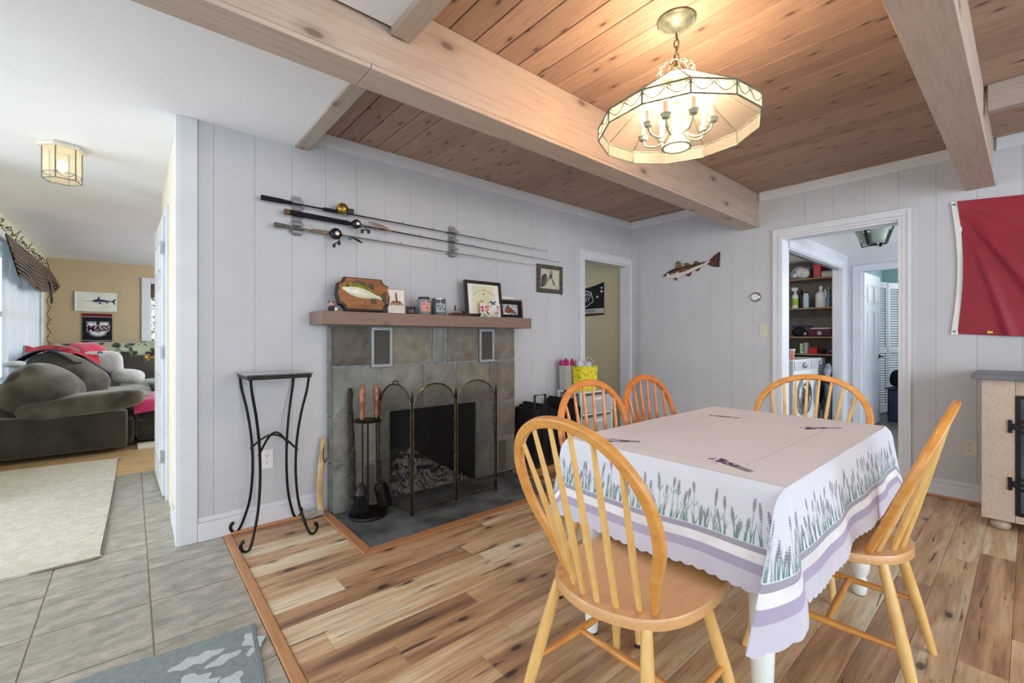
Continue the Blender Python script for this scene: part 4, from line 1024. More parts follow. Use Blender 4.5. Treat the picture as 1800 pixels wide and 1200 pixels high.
# ------------------------------------------------------------------ framed pictures and mantel items
def framed(name, c, w, h, fw, d, mt, label, cat='picture', tilt=0, rz=0, mat_c=None, parts=()):
    """frame standing/hanging; local: x right, z up, front -y; c = bottom centre of the back"""
    t = thing(name, c, label, cat, rz=rz); t.rotation_euler = (tilt, 0, rz)
    mb = MB(); mb.box(-w/2, -d, 0, -w/2+fw, 0, h); mb.box(w/2-fw, -d, 0, w/2, 0, h); mb.box(-w/2+fw, -d, 0, w/2-fw, 0, fw); mb.box(-w/2+fw, -d, h-fw, w/2-fw, 0, h)
    mb.build('frame', mt, t, bevel=.002, world=False)
    MB().box(-w/2+fw, -d*.5, fw, w/2-fw, -d*.3, h-fw).build('mount', mat_c or m_paper, t, world=False)
    return t
def printp(t, poly, mt, y, name='print'):
    MB().prism(poly, 0, .0006, lambda a, b, d: (a, y-d, b)).build(name, mt, t, world=False)
m_rust = mat('rustic_grey_wood', (96,92,86), (62,58,54), scale=10, stretch=(1,1,8), rough=.8, bump=.4)
m_sep = mat('sepia_paper', (206,202,184), (190,184,164), scale=6, rough=.8)
m_ink = mat('charcoal_ink', (84,80,88), (60,58,66), scale=12, rough=.9)
m_ink2 = mat('soft_ink', (150,140,132), (120,112,106), scale=12, rough=.9)
hpic = framed('framed_horse_sketch', (3.10, YW-.002, 1.592), .345, .268, .038, .022, m_rust, 'small grey wooden frame with a horse head sketch near the doorway', mat_c=m_sep)
hpic.rotation_euler = (0, .0, 0)
printp(hpic, [(-.12,.05),(-.08,.06),(-.05,.11),(-.04,.17),(-.075,.185),(-.115,.15)], m_ink, -.0115)
printp(hpic, [(-.07,.10),(-.01,.17),(.0,.20),(.015,.235),(.025,.205),(.03,.225),(.035,.19),(.03,.15),(.05,.11),(.075,.07),(.05,.08),(.02,.14),(-.02,.13),(-.06,.06)], m_ink2, -.0117)
printp(hpic, [(.00,.18),(.02,.185),(.03,.17),(.015,.145),(-.005,.15)], m_ink, -.0125)
printp(hpic, [(.035,.14),(.06,.10),(.07,.075),(.05,.085),(.035,.11)], m_ink, -.0125)
MB().box(.150, -.022, -.012, .160, -.012, .0).build('corner_peg', m_blk, hpic, world=False)
ZM = 1.3225
# certificate
m_dkw = mat('dark_walnut_frame', (58,42,36), (36,28,24), scale=6, stretch=(1,1,6), rough=.4)
cert = framed('framed_certificate', (2.215, 2.935, ZM), .375, .300, .026, .02, m_dkw, 'dark-framed university certificate leaning on the mantel behind the flower card', 'certificate', tilt=-.12)
m_dip = mat('diploma_cream', (228,226,196), (220,217,184), scale=5, rough=.8)
MB().box(-.115, -.0112, .03, .115, -.0102, .262).build('diploma', m_dip, cert, world=False)
def arc_text(body, size, R, cz, y, parent, mt, name='lettering'):
    n = len(body); mb = MB()
    for i, ch in enumerate(body):
        if ch == ' ': continue
        a = (i-(n-1)/2)*size*.50/R
        g = text_mb(ch, size, lambda p, q, d: (R*math.sin(a)+p*math.cos(a)+q*math.sin(a), y, cz+R*math.cos(a)-R-p*math.sin(a)+q*math.cos(a)))
        mb.add(g.v, g.f)
    mb.build(name, mt, parent, world=False)
arc_text('University of Massachusetts', .0165, .14, .225, -.0117, cert, m_blkc)
for k, (s, w) in enumerate((('The Trustees of the University have conferred', .006), ('the degree of', .006), ('with all the rights and privileges', .006))):
    text_mb(s, w, lambda a, b, d: (a, -.0117, .172-.013*k+b)).build('lettering', m_ink2, cert, world=False)
printp(cert, [(.007*math.cos(k*PI/5), .192+.008*math.sin(k*PI/5)) for k in range(10)], m_ink, -.0116, 'seal')
# flower card
m_cardw = mat('card_white', (238,236,228), rough=.8)
fc = thing('flower_card', (2.245, 2.885, ZM), 'white card with pink flowers, a blue butterfly and green leaves in front of the certificate', 'card')
fc.rotation_euler = (-.10, 0, 0)
MB().box(-.105, -.001, 0, .105, .001, .115).build('card', m_cardw, fc, world=False)
cols = [mat('flower_pink', (214,70,96), rough=.7), mat('flower_orange', (206,120,60), rough=.7), mat('leaf_green', (84,170,84), rough=.7), mat('vine_brown', (120,72,50), rough=.7), mat('butterfly_blue', (60,104,130), rough=.7)]
def blobs(n, cx, cz, sx, sz, r0, r1, mt, name, seed):
    q = random.Random(seed); mb = MB()
    for i in range(n):
        x, z = cx+q.uniform(-sx, sx), cz+q.uniform(-sz, sz); r = q.uniform(r0, r1)
        mb.prism([(x+r*(1 if k % 2 else .55)*math.cos(k*PI/5), z+r*(1 if k % 2 else .55)*math.sin(k*PI/5)) for k in range(10)], 0, .0006, lambda a, b, d: (a, -.0012-d-i*.00004, b))
    mb.build(name, mt, fc, world=False)
blobs(22, -.055, .060, .042, .026, .006, .012, cols[0], 'pink_flowers', 1)
blobs(14, -.06, .017, .045, .013, .006, .012, cols[2], 'leaves', 2)
blobs(10, -.01, .085, .03, .014, .005, .009, cols[1], 'orange_flowers', 3)
blobs(16, .035, .03, .04, .022, .004, .008, cols[3], 'vine', 4); blobs(12, .075, .065, .010, .035, .004, .007, cols[3], 'vine', 5)
bt = [(0,.0),(.008,.012),(.028,.020),(.030,.006),(.014,-.002),(.022,-.012),(.010,-.018),(0,-.006),(-.010,-.018),(-.022,-.012),(-.014,-.002),(-.030,.006),(-.028,.020),(-.008,.012)]
MB().prism(bt, 0, .002, lambda a, b, d: (.030+a, -.003-d, .118+b)).build('butterfly', cols[4], fc, world=False)
MB().prism([(a*.5, b*.5) for a, b in bt], 0, .002, lambda a, b, d: (-.085+a, -.003-d, .125+b)).build('butterfly', cols[1], fc, world=False)
tag(bx('note_card', m_paper, (2.36, 3.03, ZM, 2.62, 3.035, 1.52)), 'plain white card leaning on the wall behind the horse photo', 'card')
m_pinf = mat('silver_taupe_frame', (150,136,122), (120,108,98), scale=10, rough=.4, metal=.2)
hf = framed('framed_horse_photo', (2.535, 2.965, ZM), .262, .168, .010, .018, m_pinf, 'small framed brown horse photo at the right end of the mantel', 'photo', tilt=-.12, mat_c=m_blkc)
MB().box(-.098, -.0102, .034, .072, -.0094, .124).build('photo', mat('snowy_photo', (196,204,210), (130,140,150), scale=30, rough=.6), hf, world=False)
printp(hf, [(-.07,.04),(-.075,.07),(-.05,.115),(-.035,.12),(-.02,.10),(.02,.075),(.045,.055),(.05,.04),(.02,.045),(0,.055),(-.03,.045)], mat('horse_brown', (140,82,52), (110,60,40), scale=20, rough=.7), -.0105)
printp(hf, [(-.085,.034),(-.08,.050),(-.05,.046),(-.045,.034)], m_paper, -.0113)
# giraffe card
gc = thing('giraffe_card', (1.415, 2.895, ZM), 'white card with a pink border and giraffes, right of the fish plaque', 'card'); gc.rotation_euler = (-.08, 0, 0)
MB().box(-.066, -.002, 0, .066, .002, .175).build('card', mat('pink_card', (206,158,170), rough=.7), gc, world=False)
MB().box(-.060, -.0032, .005, .060, -.0021, .169).build('face', m_cardw, gc, world=False)
m_gir = mat('giraffe_tan', (150,110,80), (110,80,60), scale=60, rough=.7)
printp(gc, [(-.006,.09),(-.007,.125),(-.012,.135),(-.004,.146),(0,.155),(.004,.146),(.006,.12),(.010,.092),(.030,.088),(.044,.076),(.050,.060),(.040,.056),(.030,.062),(.010,.060),(-.010,.060),(-.030,.062),(-.040,.056),(-.050,.060),(-.044,.076),(-.030,.088),(-.010,.092)], m_gir, -.0034)
for x in (-.035, -.012, .012, .035): printp(gc, [(x-.002,.02),(x+.002,.02),(x+.003,.075),(x-.003,.075)], m_sep, -.0040)
# candles
def jar(x, y, r, h, body, lid, label, cat='candle', name='jar_candle', wax=None, wl=.35, lab=None, capr=1.0):
    t = thing(name, (x, y, ZM), label, cat)
    MB().lathe([(0, .0005), (r*.94, .0005), (r, .006), (r, h*.78), (r*.93, h*.86), (r*.93*capr, h*.90)], (x, y, ZM), 24).build('glass', body, t, smooth=True)
    if wax: MB().lathe([(0, .004), (r*.9, .004), (r*.9, h*wl), (0, h*wl)], (x, y, ZM), 20).build('wax', wax, t, smooth=True)
    MB().lathe([(r*.98*capr, h*.88), (r*1.0*capr, h*.895), (r*1.0*capr, h*.98), (r*.9*capr, h), (0, h)], (x, y, ZM), 24).build('lid', lid, t, smooth=True)
    if lab:
        m1, m2 = lab; mb = MB()
        mb.grid(lambda u, v: (x+(r+.0008)*math.sin(-.9+1.5*u), y-(r+.0008)*math.cos(-.9+1.5*u), ZM+h*(.18+.5*v)), 8, 1); mb.build('label_wrap', m1, t, smooth=True)
        q = random.Random(int(x*100)); mb = MB()
        for i in range(7):
            u, v, s = q.uniform(.15, .85), q.uniform(.2, .8), q.uniform(.004, .009)
            c = Vector((x+(r+.0016)*math.sin(-.9+1.5*u), y-(r+.0016)*math.cos(-.9+1.5*u), ZM+h*(.18+.5*v))); tx = Vector((math.cos(-.9+1.5*u), math.sin(-.9+1.5*u), 0))
            mb.add([c+tx*s*math.cos(k)+Vector((0, 0, s*math.sin(k))) for k in range(6)], [tuple(range(6))])
        mb.build('label_art', m2, t)
    return t
m_jg = glassy('smoky_jar_glass', (190,196,202), .55, .08)
jar(1.522, 2.885, .036, .052, mat('dark_jar', (58,60,52), (40,42,38), rough=.2), m_blk, 'small squat candle with a black lid beside the giraffe card', wax=None)
jar(1.634, 2.90, .052, .130, m_jg, m_blk, 'pink and red jar candle with a black lid', wax=mat('red_wax', (150,36,50), (120,24,38), rough=.3), wl=.25, lab=(mat('peach_label', (214,170,160), (200,140,130), scale=30, rough=.6), mat('rose_print', (196,84,76), rough=.7)), capr=.8)
jar(1.762, 2.905, .054, .128, mat('grey_green_jar', (112,118,116), (84,90,90), rough=.2), m_silver, 'grey jar candle with a silver lid and a painted label', wax=None, lab=(mat('label_pale', (180,192,196), (140,150,156), scale=20, rough=.6), m_ink))
# goose carving
gs = thing('goose_carving', (1.93, 2.90, ZM), 'small carved goose on a dark wooden base', 'carving')
MB().prism([(-.09,-.035),(.115,-.035),(.115,.035),(-.065,.035)], 0, .022, lambda a, b, d: (1.93+a, 2.90+b, ZM+d)).build('base', mat('dark_cherry', (70,34,28), (48,22,20), scale=8, rough=.3, coat=.5), gs, bevel=.004)
MB().ell((1.925, 2.89, ZM+.033), (.036, .016, .012), p=.9).build('body', mat('goose_body', (186,178,168), (120,104,90), scale=30, rough=.7), gs, smooth=True)
MB().tube(catmull([(1.905, 2.89, ZM+.038), (1.898, 2.89, ZM+.055), (1.902, 2.89, ZM+.072), (1.893, 2.89, ZM+.076)], 4), [.007]*5+[.005]*5+[.006]*3, 8).build('neck', m_blk, gs, smooth=True)
MB().tube(catmull([(1.945, 2.89, ZM+.040), (1.965, 2.89, ZM+.040), (1.985, 2.89, ZM+.026)], 4), .005, 6).build('tail', m_iron, gs, smooth=True)
# fox figurine
fx = thing('fox_figurine', (.972, 2.90, ZM), 'tiny red and white figurine at the left end of the mantel', 'figurine')
MB().ell((.970, 2.90, ZM+.018), (.024, .018, .018), p=.9).build('body', mat('dark_figurine', (52,38,42), rough=.5), fx, smooth=True)
MB().ell((.966, 2.895, ZM+.044), (.018, .015, .014), p=.9).build('head', mat('figurine_red', (176,92,76), (220,180,176), scale=60, rough=.6), fx, smooth=True)
MB().tube([(.952, 2.895, ZM+.052), (.949, 2.895, ZM+.070)], [.007, .001], 6).build('ear', mat('figurine_brown', (120,66,60), rough=.6), fx)
MB().tube([(.976, 2.895, ZM+.052), (.980, 2.895, ZM+.068)], [.007, .001], 6).build('ear', MATS['figurine_brown'], fx)
MB().ell((.994, 2.89, ZM+.014), (.012, .012, .013)).build('ball', m_paper, fx, smooth=True)
# bass plaque
bp_ = thing('mounted_bass_plaque', (1.185, 2.93, ZM), 'brown shield plaque with a green and silver mounted bass', 'plaque')
bp_.rotation_euler = (-.14, 0, 0)
def oct_(w, h, k, r, cz):
    P = []
    for sx, sz in ((1, 1), (1, -1), (-1, -1), (-1, 1)):
        arc = [(sx*(w/2-k*math.cos(a)*1.0)+0*sx, cz+sz*(h/2-k*math.sin(a))) for a in [PI/2*i/5 for i in range(6)]]
        # concave corner
        if sx*sz > 0: arc = arc[::-1]
        P += arc
    return P
def plaque(w, h, k, cz):
    P = []
    def corner(cx, cy, a0, a1):
        return [(cx+k*math.cos(a0+(a1-a0)*i/5), cy+k*math.sin(a0+(a1-a0)*i/5)) for i in range(6)]
    W2, H2 = w/2, h/2
    P += corner(W2, H2, PI, 1.5*PI)      # from (W2-k, H2) to (W2, H2-k)
    P += [(W2+.012, 0)]
    P += corner(W2, -H2, PI/2, PI)
    P += corner(-W2, -H2, 0, PI/2)
    P += [(-W2-.012, 0)]
    P += corner(-W2, H2, -PI/2, 0)
    return [(a, b+cz) for a, b in P]
loc = lambda a, b, d: (a, -d, b)
MB().prism(plaque(.345, .225, .042, .1155), -.0, .045, loc).build('backing', m_blk, bp_, world=False, bevel=.003)
MB().prism(plaque(.325, .205, .042, .1185), .045, .052, loc).build('board', mat('oak_plaque', (158,104,60), (138,86,46), scale=6, stretch=(1,1,6), rough=.5), bp_, world=False, bevel=.002)
def bassf(u, v):
    # u along body -.15..+.12 ; v around
    prof = [(0,.006),(.08,.020),(.2,.038),(.35,.048),(.5,.047),(.65,.038),(.8,.022),(.92,.013),(1,.015)]
    for (a, ra), (b, rb_) in zip(prof, prof[1:]):
        if a <= u <= b: r = ra+(rb_-ra)*(u-a)/(b-a); break
    x = -.150+.265*u; z = .150-.055*u+.012*math.sin(PI*u); an = -PI/2+PI*v
    return (x, -.053-.45*r*math.cos(an), z+r*math.sin(an)*1.05)
m_bassb = mat('bass_belly', (226,226,206), (206,208,186), scale=60, rough=.3, coat=.5)
m_basst = mat('bass_back', (170,170,70), (90,96,50), scale=26, stretch=(6,1,1), rough=.3, coat=.5)
m_bassd = mat('bass_fin', (74,76,50), (52,54,38), scale=30, stretch=(4,1,4), rough=.4)
mb = MB(); nu, nv = 26, 12
g = MB().grid(bassf, nu, nv)
for i in range(nu):
    for j in range(nv):
        mb.cur = 1 if j >= nv*.52 else 0
        f = g.f[i*nv+j]; mb.add([g.v[q] for q in f], [(0,1,2,3)])
mb.build('bass_body', [m_bassb, m_basst], bp_, world=False, smooth=True, auto=180)
fin = lambda P, n='fin': MB().prism(P, .056, .062, loc).build(n, m_bassd, bp_, world=False)
fin([(.105,.095),(.125,.125),(.150,.145),(.145,.10),(.155,.045),(.135,.06),(.118,.085)], 'tail_fin')
fin([(-.09,.185),(-.06,.205),(-.01,.200),(.02,.180),(-.02,.178)]); fin([(.03,.172),(.045,.195),(.065,.185),(.062,.150)]); fin([(.04,.080),(.045,.055),(.075,.055),(.075,.085)]); fin([(-.08,.128),(-.065,.10),(-.050,.12),(-.06,.135)])
MB().ell((-.118, -.073, .162), (.006, .004, .006)).build('eye', m_blk, bp_, world=False, smooth=True)
MB().box(-.030, -.0545, .030, .030, -.0521, .044).build('name_plate', MATS['oak_plaque'], bp_, world=False)
mb = MB()
for x, z in ((0, .056), (0, .022)): mb.ell((x, -.053, z), (.004, .003, .004), nu=8, nv=6)
mb.build('screws', m_blk, bp_, world=False)
mb = MB()
for k, (w) in enumerate((.006, .004, .005, .003, .006)): mb.box(-.024+k*.010, -.0549, .034, -.024+k*.010+w, -.0544, .040)
mb.build('lettering', m_ink, bp_, world=False)
# cod on the back wall
cod = thing('painted_cod', (XB, 2.315, 1.86), 'carved and painted cod fish hanging on the back wall', 'fish')
# local (a to the right in view = -Y, b up)
cf = lambda a, b, d: (XB-.002-d, 2.627-a, 1.80+b)
m_codb = mat('cod_brown', (128,84,54), (84,52,36), scale=18, rough=.5); m_codd = mat('cod_dark', (46,30,30), (28,18,20), scale=20, rough=.5)
m_codw = mat('cod_white', (222,218,210), (206,200,190), scale=14, rough=.5); m_codt = mat('cod_tail', (96,48,34), (70,34,26), scale=14, rough=.5); m_codf = mat('cod_fin', (140,118,78), (110,86,54), scale=20, rough=.5)
body = poly_smooth([(0,.028),(.05,.07),(.11,.093),(.20,.103),(.30,.113),(.42,.125),(.50,.140),(.51,.122),(.44,.090),(.34,.052),(.22,.012),(.14,.0),(.06,.006),(.015,.014)], 3)
MB().prism(body, .002, .020, cf).build('body', m_codw, cod, bevel=.004)
MB().prism([(0,.030),(.05,.07),(.11,.093),(.20,.103),(.30,.113),(.42,.125),(.49,.138),(.46,.118),(.36,.092),(.26,.062),(.19,.048),(.12,.05),(.06,.035),(.03,.026)], .0201, .022, cf).build('flank', m_codb, cod)
MB().prism([(.0,.034),(.05,.072),(.11,.095),(.20,.105),(.30,.115),(.42,.127),(.48,.134),(.40,.112),(.28,.098),(.16,.083),(.08,.062),(.03,.028)], .0221, .024, cf).build('back', m_codd, cod)
MB().prism([(.055+.018*math.cos(k*.7), .045+.016*math.sin(k*.7)) for k in range(9)], .0241, .026, cf).build('cheek', m_codw, cod)
MB().prism([(.045+.006*math.cos(k*.9), .052+.006*math.sin(k*.9)) for k in range(7)], .0261, .028, cf).build('eye', m_codd, cod)
MB().prism([(.485,.118),(.56,.185),(.615,.215),(.612,.14),(.606,.062),(.55,.072),(.495,.100)], .006, .014, cf).build('tail_fin', m_codt, cod, bevel=.002)
MB().prism([(.600,.208),(.618,.216),(.616,.14),(.610,.060),(.598,.065),(.604,.14)], .0141, .016, cf).build('tail_edge', m_codd, cod)
for P in ([(.125,.095),(.150,.165),(.175,.178),(.205,.150),(.215,.105)], [(.225,.105),(.245,.145),(.285,.142),(.305,.128),(.305,.113)], [(.325,.115),(.355,.152),(.390,.145),(.405,.124)], [(.250,.025),(.28,.0),(.31,.012),(.325,.05)], [(.355,.062),(.38,.045),(.405,.058),(.41,.083)], [(.115,.003),(.135,-.022),(.155,-.028),(.152,.0)]):
    MB().prism(P, .004, .012, cf).build('fin', m_codf if P[0][1] > .09 else m_codt, cod, bevel=.002)
MB().prism([(.13,.04),(.165,.062),(.185,.060),(.175,.03),(.150,.022)], .0241, .027, cf).build('pectoral_fin', m_codw, cod)
for P in ([(.125,.150-.0),(.150,.167),(.176,.180),(.172,.170),(.150,.158)], [(.235,.140),(.247,.148),(.290,.142),(.285,.137)], [(.345,.148),(.357,.155),(.395,.145),(.388,.140)]):
    MB().prism([(a, b) for a, b in P], .0121, .0135, cf).build('fin_edge', m_codd, cod)
# ------------------------------------------------------------------ table and cloth
TX0, TX1, TY0, TY1, TZ = 1.326, 2.584, .424, 1.200, .752
tb = thing('dining_table', ((TX0+TX1)/2, (TY0+TY1)/2, 0), 'rectangular white dining table with turned legs under the lavender cloth', 'table')
bx('tabletop', m_wenamel, (TX0, TY0, .722, TX1, TY1, TZ-.001), tb, bevel=.008)
MB().box(TX0+.06, TY0+.06, .63, TX1-.06, TY1-.06, .7215).build('apron', m_wenamel, tb, bevel=.003)
lp = [(.020, 0), (.024, .004), (.030, .03), (.034, .055), (.026, .075), (.024, .085), (.035, .105), (.040, .135), (.040, .15), (.033, .165), (.028, .18), (.031, .20), (.036, .24), (.037, .40), (.033, .52), (.028, .55), (.036, .57), (.036, .629)]
lp0 = [(.020, .008), (.022, .012), (.026, .05), (.034, .25), (.038, .45), (.036, .55), (.030, .57), (.038, .59), (.038, .629)]
for i, (x, y) in enumerate(((1.408, .512), (2.490, .500), (1.372, 1.118), (2.502, 1.118))):
    l = MB().lathe([(.019, 0), (.022, .002), (.022, .008)]+lp0[1:] if i in (0, 2) else lp, (x, y, 0), 20).build('leg', m_wenamel, tb, smooth=True)
    MB().lathe([(.0225, 0), (.0235, .003), (.0225, .007)], (x, y, 0), 16).build('foot_pad', m_blk, l)
m_tc = mat('tablecloth_white', (222,226,236), (217,221,232), scale=3, rough=.75, coords='geo')
m_lav = mat('lavender_band', (176,168,192), (170,162,187), scale=8, rough=.8); m_lavp = mat('pale_lavender_band', (206,203,216), (200,197,212), scale=8, rough=.8)
m_lavg = mat('grey_lavender_band', (164,160,176), (158,154,170), scale=8, rough=.8); m_lw = mat('white_band', (240,240,244), rough=.8)
HB = .287
ctr = [(Vector((TX0, TY0)), [(-.058, .0, -1), (-.165, .035, -1.37), (-.055, -.055, -1.22), (0, -.05, -1)]),   # near corner: from -X side round to -Y side
       (Vector((TX1, TY0)), [(0, -.05, -1), (.02, -.075, -1.2), (.06, -.03, -1.2), (.045, 0, -1)]),
       (Vector((TX1, TY1)), [(.045, 0, -1), (.05, .02, -1.25), (.04, .03, -1.25), (0, .03, -1)]),
       (Vector((TX0, TY1)), [(0, .03, -1), (-.05, .070, -1.28), (-.085, .045, -1.28), (-.058, 0, -1)])]
SIDES = [('s', (TX0, TY0), (TX1, TY0), (0, -.05)), ('c', 1), ('s', (TX1, TY0), (TX1, TY1), (.045, 0)), ('c', 2), ('s', (TX1, TY1), (TX0, TY1), (0, .03)), ('c', 3), ('s', (TX0, TY1), (TX0, TY0), (-.058, 0)), ('c', 0)]
def skirt(seg, u, v, scal=True):
    """position on the hanging cloth; seg = side/corner, u along it, v 0 at the edge .. 1 at the hem"""
    k = SIDES[seg]; vv = max(0, v)
    prof = .25*min(1, vv/.08)+.75*vv**1.25
    if k[0] == 's':
        a, b, off = Vector(k[1]), Vector(k[2]), Vector(k[3]); L = (b-a).length; p = a+(b-a)*u
        w = (.006*math.sin(u*L*21+seg)+.007*math.sin(u*L*9.3+seg*2))*vv*math.sin(PI*u)**.5
        n = off.normalized(); q = p+off*prof+n*(w+.002); z = TZ+.001-HB*vv*(1+.025*math.sin(u*L*7+seg)*math.sin(PI*u))
        sdist = u*L
    else:
        c, H = ctr[k[1]]; P = catmull(H, 10); x = u*(len(P)-1); i = min(int(x), len(P)-2); t = x-i; h = P[i].lerp(P[i+1], t)
        q = c+Vector((h.x, h.y))*prof; n = Vector((h.x, h.y)).normalized() if h.length > 0 else Vector((0, 0))
        q = q+n*.002; z = TZ+.001+HB*vv*h.z; sdist = u*.30
    if v > .93 and scal:
        s = abs(math.sin(PI*sdist/.036)); z -= (v-.93)/.07*.008*(s-.5)
    if vv < .05: z -= 0
    return Vector((q.x, q.y, z))
tcl = thing('tablecloth', ((TX0+TX1)/2, (TY0+TY1)/2, TZ), 'white tablecloth with lavender sprigs and a scalloped lavender hem on the dining table', 'tablecloth')
mb = MB(); mb.cur = 0
def topz(x, y): return TZ+.0015+.0006*math.sin(x*9)*math.sin(y*11)
nx, ny = 40, 26
mb.grid(lambda u, v: (TX0-.002+(TX1-TX0+.004)*u, TY0-.002+(TY1-TY0+.004)*v, topz(u, v)), nx, ny)
rows = [0, .012, .03, .06, .12, .2, .3, .4, .5, .585, .64, .735, .83, .93, 1.0]
def rowmat(v): return 0 if v < .585 else (3 if v < .64 else (4 if v < .735 else (1 if v < .83 else 2)))
for sg in range(8):
    k = SIDES[sg]; n = int((Vector(k[2])-Vector(k[1])).length/.009) if k[0] == 's' else 40
    for j in range(len(rows)-1):
        mb.cur = rowmat((rows[j]+rows[j+1])/2); b = len(mb.v)
        vs = [skirt(sg, i/n, r) for i in range(n+1) for r in (rows[j], rows[j+1])]
        mb.add(vs, [(2*i, 2*i+2, 2*i+3, 2*i+1) for i in range(n)])
o = mb.build('cloth', [m_tc, m_lav, m_lavp, m_lavg, m_lw], tcl, smooth=True, auto=60)
# printed lavender
m_lst = mat('print_flower', (156,150,168), (132,126,148), scale=60, rough=.85); m_lgr = mat('print_leaf', (112,158,140), (84,132,116), scale=40, rough=.85)
m_lstem = mat('print_stem', (150,178,170), rough=.85)
def sprig_mb():
    q = random.Random(21); fl, lfm, stm = MB(), MB(), MB()
    for sg in range(8):
        k = SIDES[sg]; L = (Vector(k[2])-Vector(k[1])).length if k[0] == 's' else .40
        def mp(s, v, lift=.0011):
            u = min(max(s/L, 0), 1); p = skirt(sg, u, v, False); e = 1e-3
            du = skirt(sg, min(u+e, 1), v, False)-skirt(sg, max(u-e, 0), v, False); dv = skirt(sg, u, v+e, False)-skirt(sg, u, v-e, False)
            n = du.cross(dv)
            if n.length < 1e-12: return p
            n.normalize(); c = Vector(((TX0+TX1)/2, (TY0+TY1)/2, .6))
            if n.dot(p-c) < 0: n = -n
            return p+n*lift
        ns = int(L/.0185)
        for i in range(ns):
            s = (i+.5)*L/ns+q.uniform(-.007, .007); hh = q.uniform(.16, .44); v0 = .575; bend = q.uniform(-.012, .012); v1 = v0-hh
            if k[0] == 'c': v1 = v0-hh*.9
            C = lambda t: (s+bend*t*t, v0+(v1-v0)*t)
            P = [C(t) for t in (0, .25, .5, .75, 1)]; w = .0006
            vs = []
            for a, b in P: vs += [mp(a-w, b), mp(a+w, b)]
            stm.add(vs, [(2*j, 2*j+1, 2*j+3, 2*j+2) for j in range(4)])
            nb = q.randint(5, 8)
            for j in range(nb):
                t = 1-.055*j*(.13/ max(hh*HB, .04))*.9; a, b = C(t); r = .0029*(.55+.45*math.sin(PI*(j+.6)/nb))
                for sd in (-1, 1):
                    ca = a+sd*r*.75; fl.add([mp(ca+r*math.cos(m_*PI/2+.3*sd), b+(r*1.15*math.sin(m_*PI/2+.3*sd))/HB, .0014) for m_ in range(4)], [(0,1,2,3)])
            if q.random() < .5:
                t = q.uniform(.35, .6); a, b = C(t)
                for sd in (-1, 1): lfm.add([mp(a, b), mp(a+sd*.008, b-.045), mp(a+sd*.011, b-.08), mp(a+sd*.004, b-.03)], [(0,1,2,3)])
            for j in range(3):
                sd = q.choice((-1, 1)); ln = q.uniform(.08, .22); dx = sd*q.uniform(.002, .016); wl = .0014; a0 = s+q.uniform(-.007, .007)
                vs = []
                for t in (0, .33, .66, 1): a = a0+dx*t**1.6; ww = wl*(1-t*.85); vs += [mp(a-ww, v0-ln*t, .0012), mp(a+ww, v0-ln*t, .0012)]
                lfm.add(vs, [(2*m_, 2*m_+1, 2*m_+3, 2*m_+2) for m_ in range(3)])
    return fl, lfm, stm
fl, lfm, stm = sprig_mb()
fl.build('flower_print', m_lst, tcl, kind='stuff'); lfm.build('leaf_print', m_lgr, tcl, kind='stuff'); stm.build('stem_print', m_lstem, tcl, kind='stuff')
m_pur = mat('purple_print', (112,72,128), (90,54,108), scale=60, rough=.85); m_purg = mat('print_stalk', (96,120,92), rough=.85)
q = random.Random(5)
for (x0, y0, x1, y1) in ((1.404,1.067,1.466,.985), (1.462,.680,1.405,.560), (2.262,1.07,2.285,.955), (2.24,.655,2.36,.560)):
    d = Vector((x1-x0, y1-y0)); L = d.length; d.normalize(); nn = Vector((-d.y, d.x)); a = MB(); g = MB(); zz = TZ+.0030
    for k in range(34):
        t = q.uniform(0, .75); w = q.uniform(-1, 1)*.026*(1.1-t); c = Vector((x0, y0))+d*L*t+nn*w; s = q.uniform(.003, .0075); r0 = q.uniform(0, 3)
        a.add([(c.x+s*math.cos(r0+m_*PI*.4), c.y+s*math.sin(r0+m_*PI*.4), zz+k*.00001) for m_ in range(5)], [tuple(range(5))])
    for k in range(8):
        w = (k-3.5)*.0022; p = Vector((x0, y0))+d*L*.45+nn*w*2.2; r = Vector((x0, y0))+d*L*1.18+nn*w*1.6
        g.add([(p.x-nn.x*.0008, p.y-nn.y*.0008, zz-.0004), (p.x+nn.x*.0008, p.y+nn.y*.0008, zz-.0004), (r.x+nn.x*.0008, r.y+nn.y*.0008, zz-.0004), (r.x-nn.x*.0008, r.y-nn.y*.0008, zz-.0004)], [(0,1,2,3)])
    a.build('purple_sprig_print', m_pur, tcl, kind='stuff'); g.build('stalk_print', m_purg, tcl, kind='stuff')
mb = MB(); zz = TZ+.0026
def dash(x0, y0, x1, y1):
    d = Vector((x1-x0, y1-y0)); L = d.length; d.normalize(); nn = Vector((-d.y, d.x))*.0009; n = int(L/.014)
    for k in range(n):
        p = Vector((x0, y0))+d*L*k/n; r = p+d*.008; mb.add([(p.x-nn.x, p.y-nn.y, zz), (p.x+nn.x, p.y+nn.y, zz), (r.x+nn.x, r.y+nn.y, zz), (r.x-nn.x, r.y-nn.y, zz)], [(0,1,2,3)])
dash(1.44,1.06,2.26,1.06); dash(1.40,.64,1.40,1.02); dash(1.46,.575,2.26,.575); dash(2.30,.62,2.30,1.02)
mb.build('dashed_border_print', mat('dash_mauve', (150,132,150), rough=.85), tcl, kind='stuff')

